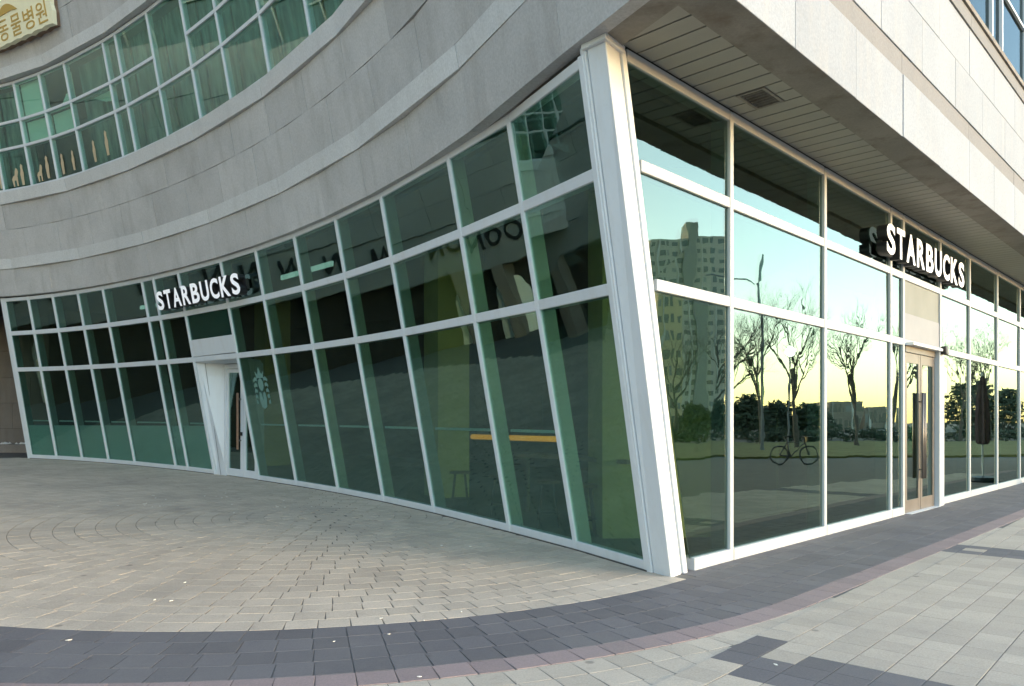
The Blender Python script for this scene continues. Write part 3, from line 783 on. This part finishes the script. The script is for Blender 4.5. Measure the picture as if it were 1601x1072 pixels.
# curved front: letters stand off the glass on a dark backing box
a_m = 8.75; o_m = S(a_m, 4.2, .0); t_m = (S(10.5, 4.2)-S(7.0, 4.2)).normalized(); n_m = Vector((t_m.y, -t_m.x, 0)); u_m = (n_m*TA+UP)
def fr_left(x, y, z): return o_m+t_m*x+u_m*(y-4.2)+n_m*(z+.10)
def sup_left(root):
    MB().hexa([fr_left(-1.7, 4.12, -.02), fr_left(1.75, 4.12, -.02), fr_left(1.75, 4.12, .04), fr_left(-1.7, 4.12, .04)], [fr_left(-1.7, 4.3, -.02), fr_left(1.75, 4.3, -.02), fr_left(1.75, 4.3, .04), fr_left(-1.7, 4.3, .04)]).build('mounting_box', M['black'], root)
wordsign('shop_sign', fr_left, -1.80, 1.70, 4.0, 4.40, .16, 'white block letters on dark boxes above the recessed side door in the curved front', sup_left)
def fr_street(x, y, z): return W(x, z+.05, y)
def sup_street(root):
    MB().hexa([W(12.05, -.0+.04, 2.75+1.28), W(16.1, .04, 4.03), W(16.1, .10, 4.03), W(12.05, .10, 4.03)], [W(12.05, .04, 4.22), W(16.1, .04, 4.22), W(16.1, .10, 4.22), W(12.05, .10, 4.22)]).build('mounting_box', M['black'], root)
wordsign('shop_sign', fr_street, 11.98, 16.20, 4.0, 4.46, .15, 'white block letters on dark boxes above the bronze street entrance under the soffit', sup_street)
# clinic sign high on the curved front
cs = empty('clinic_sign', tuple(S(3.4, 10.5, .3))); tag(cs, 'cream sign with gold Korean letters high on the curved stone at the top left', 'sign')
o_c = S(3.4, 10.7, .12); t_c = (S(4.6, 10.7)-S(2.2, 10.7)).normalized(); n_c = Vector((t_c.y, -t_c.x, 0)); u_c = n_c*TA+UP
def fr_cs(x, y, z): return o_c+t_c*x+u_c*(y-10.7)+n_c*z
outl = []
NP = 26
for k in range(NP+1):
    x = -2.6+3.85*k/NP; outl.append((x, 10.46+.035*abs(math.sin(k*1.1))))
for k in range(6): outl.append((1.27+.03*(k % 2), 10.6+.14*k))
outl += [(1.0, 11.5), (-2.6, 11.6)]
MB().prism([fr_cs(x, y, .14) for x, y in outl], n_c*.10).build('sign_face', M['cream'], cs)
MB().prism([fr_cs(x*.97-.02, y+.03 if y < 11 else y, 0) for x, y in outl], n_c*.14).build('sign_box', M['brown'], cs)
for ch, x in (('동', -.92), ('물', -.38), ('병', .16), ('원', .68)):
    letter(ch, fr_cs, x, .42, 10.56, 11.0, .25, M['gold'], M['gold'], cs, bold=.0)
lf = [fr_cs(-.9+.9*k/10, 11.08+.20*math.sin(math.pi*k/10), .245) for k in range(11)]+[fr_cs(-.3+.3*(10-k)/10-.0, 11.06+.06*k/10, .245) for k in range(3, 9)]
MB().prism(lf, n_c*.012).build('leaf_emblem', M['gold'], cs)

# round emblem on the glass beside the side door
em = empty('window_emblem', tuple(S(10.25, 1.8, .01))); tag(em, 'pale teal crowned emblem stuck on the glass right of the side door', 'decal')
o_e = S(10.27, 2.19, .006); t_e = (ML(9, 2.2)-ML(8, 2.2)).normalized(); n_e = Vector((t_e.y, -t_e.x, 0)); u_e = (n_e*TA+UP)
# lie on the flat pane rather than on the ideal curve
pm = (ML(8, 2.19)+ML(9, 2.19))/2
o_e = pm+t_e*((o_e-pm).dot(t_e))+n_e*.006
def fe(x, y, z=0): return o_e+t_e*x+u_e*y+n_e*z
def flat(pts, name, dz=0.): MB().prism([fe(x, y, dz) for x, y in pts], n_e*.002).build(name, M['decal'], em)
flat([(-.13, .20), (-.17, .34), (-.08, .27), (0, .40), (.08, .27), (.17, .34), (.13, .20)], 'crown')
flat([(.0+.045*math.cos(R(18+36*k))*(1 if k % 2 else .45), .375+.045*math.sin(R(18+36*k))*(1 if k % 2 else .45)) for k in range(10)], 'star', .003)
flat([(.10*math.cos(R(k*24)), .07+.125*math.sin(R(k*24))) for k in range(15)], 'face')
for sgn in (-1, 1):
    for k in range(5):
        x0_, y0_ = .15+.02*k, .20-.115*k
        pts = [(x0_-.02, y0_), (x0_+.05, y0_+.03), (x0_+.13-.02*k, y0_-.03), (x0_+.12-.02*k, y0_-.075), (x0_+.04, y0_-.045), (x0_-.02, y0_-.06)]
        if sgn < 0: pts = [(-x, y) for x, y in pts][::-1]
        flat(pts, 'hair_strand')
flat([(-.11, -.07), (-.14, -.22), (-.10, -.38), (0, -.42), (.10, -.38), (.14, -.22), (.11, -.07), (.03, -.10), (0, -.25), (-.03, -.10)], 'body')
# small animal stickers along the bottom of the upper windows
AN = [(-.0, 0), (.06, 0), (.07, .18), (.16, .18), (.17, 0), (.23, 0), (.24, .30), (.30, .42), (.28, .52), (.20, .55), (.15, .44), (.12, .34), (.02, .30), (-.04, .22)]
ST = [(0, 0), (.12, 0), (.13, .2), (.16, .38), (.13, .52), (.15, .62), (.07, .68), (.02, .60), (.03, .50), (-.02, .36), (-.01, .2)]
names_dec = ['tan animal sticker on upper window, leftmost of the row', 'tan sitting animal sticker, second of the row on the upper window', 'tan standing animal sticker, third of the row on the upper window', 'tan four-legged animal sticker, fourth of the row on the upper window', 'tan upright animal sticker, fifth of the row on the upper window', 'tan upright animal sticker, sixth of the row on the upper window', 'tan upright animal sticker, seventh of the row on the upper window', 'tan upright animal sticker, eighth of the row on the upper window', 'tan leaping animal sticker, rightmost and highest of the row on the upper window']
for k, (a, sh, hh, kind) in enumerate(((.55, .9, 0, 0), (1.25, .95, 0, 0), (1.62, .9, 0, 1), (2.35, .85, 0, 0), (2.75, .95, .02, 1), (3.45, .85, .02, 1), (3.95, .8, .04, 1), (4.95, .85, .06, 1), (5.55, .95, .10, 1))):
    sh *= .82; oo = S(a, 7.5+hh, .012+.006); t2 = tang(a); uu = nout(a)*TA+UP
    o = MB().prism([oo+t2*(x*sh)+uu*(y*sh) for x, y in (ST if kind else AN)], nout(a)*.003).build('animal_sticker', M['tan'])
    tag(o, names_dec[k], 'sticker', 'animal stickers on the upper windows')

# ------------------------------------------------------------------ things inside the shop, seen dimly through the glass
M['lamp'] = plain('linear_lamp', (.8, .9, .85), .5, var=0, emit=(.75, 1, .9), estr=.12)
M['amber'] = plain('amber_lamp', (.9, .45, .05), .5, var=0, emit=(1, .36, .03), estr=.16)
for (u, w, H, lab) in ((10.8, 12.75, 4.36, 'long pale ceiling light strip inside right of the letters on the curved front'), (4.8, 5.6, 4.33, 'short pale ceiling light strip inside left of the letters on the curved front')):
    p, q = S(u, H, -.55), S(w, H, -.55); o = MB().bar(p, q, UP*.045, nout(u)*.02, nout(u)*-.02).build('ceiling_light', M['lamp']); tag(o, lab, 'light', 'ceiling light strips')
pl = empty('amber_lamp', tuple(S(18, 1.2, -1.2))); tag(pl, 'glowing amber tube lamp above the counter behind the curved glass', 'lamp')
p, q = S(15.55, 1.27, -1.0), S(17.7, 1.27, -1.0)
MB().tube([p, q], .04, 10).build('lamp_tube', M['amber'], pl, smooth=True)
for k in (.15, .85):
    c = p.lerp(q, k); MB().tube([c+UP*.06, V(c.x, c.y, 4.7)], .008, 6).build('hanging_wire', M['black'], pl)
ct = empty('window_counter', tuple(S(17, .03, -1.4))); tag(ct, 'dark window counter standing behind the curved glass', 'counter')
MB().bar(S(15.9, .98, -1.35), S(18.9, .98, -1.35), nout(17)*.22, UP*.0, UP*.05).build('counter_top', M['brown'], ct)
for a in (16.2, 17.4, 18.6): MB().bar(S(a, .03, -1.35), S(a, .98, -1.35)-nout(a)*.18, tang(a)*.03, nout(a)*.03, nout(a)*-.03).build('leg', M['black'], ct)
for k, a in enumerate((15.2, 16.3, 17.5, 18.3)):
    st = empty('bar_stool', tuple(S(a, .03, -.75)))
    tag(st, ['bar stool behind the glass, farthest from the corner column', 'second bar stool from the far end behind the curved glass', 'second bar stool from the corner column behind the glass', 'bar stool behind the glass, nearest the corner column'][k], 'stool', 'bar stools at the window counter')
    c = plan(a)-nout(a).xy*.75; c = V(c.x, c.y, 0)
    MB().tube([c+UP*.66, c+UP*.70], .17, 14).build('seat', M['wood'], st)
    for q in range(4):
        an = R(45+90*q); d = V(math.cos(an), math.sin(an), 0); MB().tube([c+d*.2+UP*.03, c+d*.11+UP*.66], .014, 6).build('leg', M['black'], st)
    MB().tube([c+V(math.cos(R(x)), math.sin(R(x)), 0)*.17+UP*.25 for x in range(0, 361, 30)], .01, 5).build('foot_ring', M['black'], st)

# ------------------------------------------------------------------ small things on the street front
o = MB().hexa([W(15.06, .10, 2.70), W(15.20, .10, 2.70), W(15.20, .20, 2.70), W(15.06, .20, 2.70)], [W(15.06, .10, 2.84), W(15.20, .10, 2.84), W(15.20, .19, 2.85), W(15.06, .19, 2.85)]).build('door_sensor', M['black'], bevel=.012)
tag(o, 'small black box fixed to the white post at the top of the entrance', 'sensor')
o = MB().hexa([W(13.52, -.06, .98), W(14.02, -.06, .98), W(14.02, -.05, .98), W(13.52, -.05, .98)], [W(13.52, -.06, 1.88), W(14.02, -.06, 1.88), W(14.02, -.05, 1.88), W(13.52, -.05, 1.88)]).build('door_poster', plain('green_poster', (.16, .50, .38), .6, var=.15, vscale=6)); tag(o, 'pale green poster behind the left leaf of the street entrance', 'poster')
o = MB().hexa([W(15.44, .016, 2.05), W(15.74, .016, 2.05), W(15.74, .02, 2.05), W(15.44, .02, 2.05)], [W(15.44, .016, 2.5), W(15.74, .016, 2.5), W(15.74, .02, 2.5), W(15.44, .02, 2.5)]).build('paper_notice', M['blind']); tag(o, 'white paper notice taped to the glass right of the entrance post', 'notice')
ub = empty('folded_umbrella', tuple(W(21.9, .75, 0))); tag(ub, 'folded dark patio umbrella on a round base by the far street glazing', 'umbrella')
c = W(22.05, .8, 0)
MB().tube([c, c+UP*.04, c+UP*.13, c+UP*.16], [.34, .36, .33, .10], 20).build('base', M['black'], ub, smooth=False)
MB().tube([c+UP*.16, c+UP*2.75], .025, 8).build('pole', M['alu'], ub)
um = MB(); N = 16
for i, (z, r) in enumerate(((.95, .10), (1.0, .14), (1.5, .15), (2.1, .12), (2.6, .05), (2.7, .01))):
    for k in range(N):
        a = 2*math.pi*k/N; rr = r*(1.15 if k % 2 else .7); um.v.append(tuple(c+V(math.cos(a)*rr, math.sin(a)*rr, z)))
for i in range(5):
    for k in range(N): um.f.append((i*N+k, i*N+(k+1) % N, (i+1)*N+(k+1) % N, (i+1)*N+k))
um.build('canopy', plain('dark_umbrella_cloth', (.10, .055, .06), .8, var=.3, vscale=8), ub)

# ------------------------------------------------------------------ far left: wall, doorway, bin and planter behind the end of the glass
bw = empty('end_wall', (-16, 25.5, 0)); tag(bw, 'brown stone wall in shade beyond the left end of the glass', 'wall')
M['brown_stone'] = stone('brown_stone', (.20, .17, .15), streak=.3)
zg = gz(-16, 25)
for r in range(7):
    for k in range(7):
        x = -19.6+k*1.2+(.6 if r % 2 else 0)
        if r < 2 and -16.0 < x < -14.6: continue
        MB().box(x+.005, x+1.195, 25.5+random.gauss(0, .004), 25.7, zg-.1+r*.85, zg-.1+r*.85+.842).build('stone_panel', M['brown_stone'], bw)
MB().box(-20, -11, 25.72, 25.9, zg-.2, 6).build('backing_wall', M['dark'], bw)
tb = empty('waste_container', (-15.2, 25.0, zg)); tag(tb, 'pale plastic container in the dark doorway beyond the end of the glass', 'bin')
MB().hexa([(-15.55, 24.85, zg+.28), (-14.75, 24.85, zg+.28), (-14.75, 25.35, zg+.28), (-15.55, 25.35, zg+.28)], [(-15.6, 24.8, zg+.85), (-14.7, 24.8, zg+.85), (-14.7, 25.4, zg+.85), (-15.6, 25.4, zg+.85)]).build('body', M['pale_panel'], tb, bevel=.03)
MB().box(-15.62, -14.68, 24.78, 25.42, zg+.85, zg+.9).build('lid', M['greypanel'], tb)
kb = MB(); kb.box(-20, -12.0, 24.3, 25.45, zg-.1, zg+.26); o = kb.build('planter_kerb', M['brown_stone'], bevel=.02); tag(o, 'low dark stone kerb along the shaded wall at the left edge', 'kerb')
pb = MB()
for k in range(170):
    x, y, r = random.uniform(-19, -12.3), random.uniform(24.35, 24.75), random.uniform(.04, .09)
    pts = [(x+r*math.cos(R(q*60))*random.uniform(.7, 1.1), y+r*math.sin(R(q*60))*random.uniform(.7, 1.1), zg+.262) for q in range(6)]
    n = len(pb.v); pb.v += pts+[(x, y, zg+.262+r*.9)]; pb.f += [(n+q, n+(q+1) % 6, n+6) for q in range(6)]
o = pb.build('white_pebbles', plain('white_pebble', (.7, .7, .68), .8, var=.1)); tag(o, 'white pebbles heaped on the dark kerb at the left edge', 'pebbles', kind='stuff')

# ------------------------------------------------------------------ the wing opposite, mirrored in the curved glass
op = empty('opposite_building', (-18.5, 14, 0)); tag(op, 'stone building opposite with a dark shop front, mirrored in the curved glass', 'building')
OX = -18.5; M['opp'] = stone('opposite_grey_stone', (.24, .245, .25), pan=.12); M['darkalu'] = plain('dull_aluminium', (.22, .24, .24), .5)
def obox(y0, y1, z0, z1, x0, x1, mat, name): return MB().box(x0, x1, y0, y1, z0, z1).build(name, mat, op)
obox(-6, 25.4, 0, 3.25, OX-.9, OX-.7, M['int_wall'], 'shop_back_wall')
for k in range(9): obox(-6+k*3.9, -6+k*3.9+.5, 0, 3.3, OX-.7, OX, M['brown_stone'], 'pier')
obox(-6, 25.4, 3.3, 5.0, OX-.3, OX, M['opp'], 'sign_band')
for r in range(3):
    for k in range(21): obox(-6+k*1.5, -6+k*1.5+1.485, 5.03+r*.85, 5.03+r*.85+.84, OX-.3, OX+.06+random.gauss(0, .012), M['opp'], 'stone_panel')
for fl_ in range(4):
    z = 7.7+fl_*4.2
    obox(-6, 25.4, z+2.6, z+4.18, OX-.3, OX+.03, M['opp'], 'wall_band')
    for k in range(16):
        if fl_ == 0 and k >= 11:
            for r in range(3): obox(-6+k*1.96, min(25.4, -6+(k+1)*1.96-.015), z+r*.86, z+r*.86+.85, OX-.3, OX+.05, M['opp'], 'stone_panel')
            continue
        obox(-6+k*1.96, -6+k*1.96+.06, z, z+2.58, OX-.1, OX+.02, M['darkalu'], 'mullion')
        obox(-6+k*1.96+.09, -6+(k+1)*1.96-.01, z, z+2.58, OX-.12, OX-.10, M['opp_glass'] if 'opp_glass' in M else M.setdefault('opp_glass', plain('dark_green_pane', (.045, .065, .06), .12, var=.3)), 'window_pane')
    obox(-6, 25.4, z+1.3, z+1.36, OX-.09, OX+.015, M['darkalu'], 'transom')
obox(-6, 25.4, 0, 24.4, OX-9, OX-1.0, M['brown_stone'], 'body')
sg_o = empty('dark_letter_sign', (OX, 14.2, 4.1)); tag(sg_o, 'black letters on the stone band opposite, seen mirrored in the curved glass', 'sign')
def fr_op(x, y, z): return V(OX+.005+z, x, y)
x = 15.3
for ch, w in (('M', .74), ('O', .68), ('O', .68), ('N', .64)):
    letter(ch, fr_op, x, w, 4.02, 4.72, .06, M['black'], M['black'], sg_o, bold=.02); x += w+.15
for k, y in enumerate((10.6, 14.2, 17.6)):
    po = MB(); pts = [(y+.75*math.cos(R(q*15))*(1 if q*15 < 180 else 1), 2.0+.85*math.sin(R(q*15))) for q in range(13)]+[(y-.9, .5), (y+.9, .5)]
    po.prism([(OX-.6, yy, zz) for yy, zz in pts], (.05, 0, 0)); o = po.build('window_poster', M['blind']); tag(o, ['pale arched poster in the shop opposite, nearest the camera', 'pale arched poster in the shop opposite under the black letters', 'pale arched poster in the shop opposite, farthest from the camera'][k], 'poster', 'arched posters opposite')

# ------------------------------------------------------------------ what the street glazing mirrors: lawn, trees, lamps, towers
def virt(px, Z, z=0.):                 # a point seen in the street glass at column px and depth Z -> where it really stands
    p = mirror(V((px-800)/F_PX*Z, Z, 0)); return V(p.x, p.y, z)
M['lawn'] = plain('winter_lawn', (.16, .15, .045), .95, var=.3, vscale=.8, bump=.5)
M['hedge'] = plain('evergreen_hedge', (.06, .075, .045), .9, var=.4, vscale=6)
M['bark'] = plain('bark', (.12, .10, .085), .9, var=.3, vscale=9)
M['asphalt'] = plain('asphalt', (.05, .05, .052), .9, var=.2)
pts = [virt(900, 31), virt(1500, 33), virt(1900, 36), virt(1900, 62), virt(1500, 58), virt(900, 54)]
o = MB().prism([V(p.x, p.y, gz(p.x, p.y)-.02) for p in pts], (0, 0, .10)).build('lawn', M['lawn']); tag(o, kind='structure')
pts = [virt(850, 72), virt(1500, 76), virt(1900, 80), virt(1900, 100), virt(1500, 94), virt(850, 88)]
o = MB().prism([V(p.x, p.y, -.02) for p in pts], (0, 0, .06)).build('road', M['asphalt']); tag(o, kind='structure')
def leafclump(mb, c, r, n, size=.18):
    for _ in range(n):
        d = V(random.gauss(0, 1), random.gauss(0, 1), random.gauss(0, 1)).normalized()*r*random.uniform(.5, 1)
        p = c+V(d.x, d.y, d.z); u = V(random.gauss(0, 1), random.gauss(0, 1), random.gauss(0, 1)).normalized(); w = u.orthogonal().normalized()
        mb.quad(p-u*size, p+w*size*.6, p+u*size, p-w*size*.6)
hd = MB(); a_, b_ = virt(850, 58), virt(1900, 66)
for k in range(420):
    c = a_.lerp(b_, random.random())+V(random.uniform(-.5, .5), random.uniform(-.5, .5), 0); leafclump(hd, V(c.x, c.y, random.uniform(.1, .9)), .45, 12, .2)
o = hd.build('hedge', M['hedge']); tag(o, 'dark clipped hedge along the lawn, mirrored in the street glass', 'hedge')
def bare_tree(base, height, label, seed):
    rnd = random.Random(seed); root = empty('bare_tree', tuple(base)); tag(root, label, 'tree', 'bare trees across the plaza')
    tr, cr = MB(), MB()
    def grow(p, d, L, r, lev):
        n = 4; pts = [p]; rs = [r]; q = p; dd = d
        for i in range(n):
            dd = (dd+V(rnd.gauss(0, .10), rnd.gauss(0, .10), rnd.gauss(.04, .06))).normalized(); q = q+dd*L/n; pts.append(q); rs.append(r*(1-.45*(i+1)/n))
        (tr if lev == 0 else cr).tube(pts, rs, 6 if lev < 2 else 3, cap=False)
        if lev >= 5: return
        k = 5 if lev == 0 else 4
        for i in range(k):
            f = (.45 if lev == 0 else .3)+(.55 if lev == 0 else .65)*(i+1)/k; j = min(n-1, int(f*n)); b = pts[j].lerp(pts[j+1], min(1, f*n-j))
            az = rnd.uniform(0, 6.283); sp = rnd.uniform(.45, .85); e = dd.orthogonal().normalized(); g = dd.cross(e)
            nd_ = (dd+(e*math.cos(az)+g*math.sin(az))*sp+V(0, 0, .25)).normalized()
            grow(b, nd_, L*rnd.uniform(.5, .68), rs[j]*.58, lev+1)
    grow(Vector(base), V(0, 0, 1), height*.5, height*.018, 0)
    tr.build('trunk', M['bark'], root, smooth=True); cr.build('crown', M['bark'], root)
tl = [(1095, 40, 8.6, 'nearest the tower'), (1185, 52, 10, 'beside the leaning street pole'), (1243, 44, 9.2, 'behind the parked bicycle'), (1340, 46, 9.0, 'before the low houses'), (1400, 58, 10, 'left of the entrance reflection'), (1495, 60, 9, 'right of the entrance reflection'), (1545, 64, 10, 'at the far end of the glass'), (1040, 60, 9, 'under the warm lit block')]
for k, (px, Z, h, lab) in enumerate(tl): bare_tree(virt(px, Z, 0), h, 'bare winter tree mirrored in the street glass, '+lab, 40+k)
def evergreen(base, h, r, label):
    root = empty('evergreen_tree', tuple(base)); tag(root, label, 'tree', 'evergreens across the plaza'); base = Vector(base)
    MB().tube([base, base+UP*h*.5, base+UP*h*.9], [.12, .08, .03], 6).build('trunk', M['bark'], root)
    m = MB()
    for _ in range(150):
        f = random.random()**.8; a = random.uniform(0, 6.283); rr = r*(1-f*.75)*random.uniform(.2, 1); leafclump(m, base+V(math.cos(a)*rr, math.sin(a)*rr, .5+f*(h-.6)), .5, 9, .24)
    m.build('crown', M['hedge'], root)
for k, (px, Z, h, r) in enumerate(((1165, 70, 3.8, 3.0), (1215, 72, 3.3, 3.4), (1265, 70, 3.0, 3.0), (1500, 74, 5.0, 3.2), (1530, 78, 5.6, 3.4), (1570, 76, 4.6, 3.0), (1120, 74, 3.4, 3.0), (1070, 76, 3.2, 3.0))):
    evergreen(virt(px, Z), h, r, 'dark evergreen mirrored in the street glass, '+['left of the bicycle', 'second left of the bicycle tree', 'right of the bicycle', 'just right of the entrance', 'tallest, right of the entrance', 'at the far right', 'below the tower', 'below the tower, leftmost'][k])
# towers and low houses: boxes with real window openings set in the faces that look this way
def block(name, px0, px1, Z, h, label, floors, cols, wallm, grp=None, core=None, depth=14):
    a, b = virt(px0, Z), virt(px1, Z); t = (b-a).normalized(); L = (b-a).length
    away = V(-t.y, t.x, 0)
    if away.dot(a) < 0: away = -away
    root = empty(name, tuple(a)); tag(root, label, 'building', grp)
    MB().hexa([a, b, b+away*depth, a+away*depth], [a+UP*h, b+UP*h, b+away*depth+UP*h, a+away*depth+UP*h]).build('wall', wallm, root)
    if core:
        c0, c1 = a+t*L*core[0], a+t*L*core[1]; MB().hexa([c0-away*.8, c1-away*.8, c1+away*6, c0+away*6], [c0-away*.8+UP*core[2], c1-away*.8+UP*core[2], c1+away*6+UP*core[2], c0+away*6+UP*core[2]]).build('stair_core', M['corewall'], root)
    fh = h/floors; cw = L/cols; me = None
    for c in range(1, cols, 3): MB().bar(a+t*c*cw-away*.35, a+t*c*cw-away*.35+UP*h, t*cw*.07, away*0, away*.34).build('pilaster', M['pilaster'], root)
    for f in range(floors):
        for c in range(cols):
            if core and core[0] < (c+.5)/cols < core[1]: continue
            p = a+t*(c*cw+cw*.18)-away*.05+UP*(f*fh+fh*.3); q = p+t*cw*.64
            wf = (.64, .42, .72, .5)[(c*7+3) % 4]; q = p+t*cw*wf
            MB().hexa([p, q, q+away*.1, p+away*.1], [v+UP*fh*(.5, .4, .56)[(c*5+1) % 3] for v in (p, q, q+away*.1, p+away*.1)]).build('window', M['farwin' if (c*3+f*5) % 7 else 'farwin2'], root)
    return root
M['pilaster'] = plain('pale_pilaster', (.62, .61, .56), .8, var=.04); M['corewall'] = plain('grey_core', (.30, .30, .27), .8, var=.05); M['farwin'] = plain('far_window', (.09, .11, .11), .2, var=0)
M['farwin2'] = plain('far_window_lighter', (.22, .24, .24), .3, var=0)
M['tower'] = plain('pale_tower_wall', (.52, .48, .40), .8, var=.05); M['warm'] = plain('warm_block_wall', (.62, .50, .30), .8, var=.06)
M['lowh'] = plain('low_house_wall', (.26, .22, .18), .8, var=.2)
block('apartment_tower', 1016, 1140, 230, 57, 'tall pale apartment tower mirrored in the first street pane', 19, 10, M['tower'], core=(.46, .60, 62))
block('apartment_block', 1012, 1052, 140, 25, 'warm cream apartment block mirrored low beside the corner column', 8, 4, M['warm'])
block('low_house', 1292, 1345, 150, 5.5, 'low brown house mirrored between two bare trees', 2, 6, M['lowh'], 'low houses')
block('low_house', 1350, 1400, 160, 4.6, 'low brown house mirrored left of the street entrance', 1, 6, M['lowh'], 'low houses')
block('low_house', 1150, 1235, 170, 5, 'low brown house mirrored behind the evergreens', 2, 8, M['lowh'], 'low houses')
# street pole, globe lamp and bicycle
sp = empty('street_pole', tuple(virt(1186, 40))); tag(sp, 'tall grey street pole with two arms mirrored in the second street pane', 'pole'); b = virt(1188, 40)
MB().tube([b, b+UP*4, b+UP*10.3], [.11, .09, .06], 8).build('post', M['greypanel'], sp)
d = (virt(1120, 40)-b).normalized()
MB().tube([b+UP*8.6, b+d*.8+UP*9.0, b+d*2.6+UP*9.1], .04, 6).build('arm', M['greypanel'], sp); MB().tube([b+UP*7.4, b+d*2.6+UP*7.7], .04, 6).build('arm', M['greypanel'], sp)
gl = empty('globe_lamp', tuple(virt(1232, 36))); tag(gl, 'lit globe street lamp mirrored among the bare branches', 'street lamp'); b = virt(1232, 36)
MB().tube([b, b+UP*4.6], .05, 8).build('post', M['greypanel'], gl)
gm = MB(); 
for i in range(9):
    for k in range(12):
        th = math.pi*i/8; gm.v.append(tuple(b+UP*4.85+V(math.sin(th)*math.cos(k*math.pi/6), math.sin(th)*math.sin(k*math.pi/6), math.cos(th))*.26))
for i in range(8):
    for k in range(12): gm.f.append((i*12+k, i*12+(k+1) % 12, (i+1)*12+(k+1) % 12, (i+1)*12+k))
gm.build('globe', plain('lit_globe', (.9, .9, .85), .4, var=0, emit=(1, 1, .92), estr=3), gl, smooth=True)
M['bike'] = plain('grey_bicycle_paint', (.09, .09, .088), .5, var=.1)
bc = empty('bicycle', tuple(virt(1240, 27))); tag(bc, 'dark bicycle standing on the plaza, mirrored in the second street pane', 'bicycle')
b = virt(1240, 27); e = (virt(1290, 27)-b).normalized()
def bp(x, z): return b+e*x+UP*z
for x in (-.52, .52):
    MB().tube([bp(x+.32*math.cos(R(k*20)), .34+.32*math.sin(R(k*20))) for k in range(19)], .03, 6, cap=False).build('wheel', M['bike'], bc)
MB().tube([bp(-.52, .34), bp(-.15, .30), bp(.38, .78), bp(-.22, .80), bp(-.15, .30)], .03, 6).build('frame', M['bike'], bc)
MB().tube([bp(-.52, .34), bp(-.22, .80), bp(-.25, .95)], .026, 6).build('seat_stay', M['bike'], bc)
MB().tube([bp(.52, .34), bp(.38, .78), bp(.34, 1.0)], .026, 6).build('fork', M['bike'], bc)
MB().bar(bp(-.38, .96), bp(-.12, .97), e.cross(UP)*.06, UP*0, UP*.05).build('saddle', M['black'], bc, bevel=.01)
h_ = e.cross(UP); MB().tube([bp(.28, 1.02)+h_*.28, bp(.36, 1.0)+h_*.1, bp(.36, 1.0)-h_*.1, bp(.28, 1.02)-h_*.28], .015, 6).build('handlebar', M['black'], bc)
MB().hexa([bp(.42, .82)-h_*.15, bp(.70, .82)-h_*.15, bp(.70, .82)+h_*.15, bp(.42, .82)+h_*.15], [bp(.40, 1.0)-h_*.18, bp(.74, 1.0)-h_*.18, bp(.74, 1.0)+h_*.18, bp(.40, 1.0)+h_*.18]).build('basket', M['black'], bc)

lt_ = MB()
for k in range(46):
    if k < 26: x, y = random.gauss(-5.4, .8), random.gauss(12.6, .7)
    else: x, y = random.uniform(-3, 4), random.uniform(4.2, 9)
    if wall_side(x, y) < .3 or street_side(x, y) < .3 and x > 1.5: continue
    z = gz(x, y)+.004; r = random.uniform(.008, .022); a = random.uniform(0, 6.28)
    lt_.prism([(x+r*math.cos(a+q*1.57)*(1 if q % 2 else .5), y+r*math.sin(a+q*1.57)*(1 if q % 2 else .5), z) for q in range(4)], (0, 0, .004))
o = lt_.build('litter', plain('pale_litter', (.7, .68, .62), .8, var=.2)); tag(o, 'small pale scraps of litter scattered on the paving', 'litter', kind='stuff')
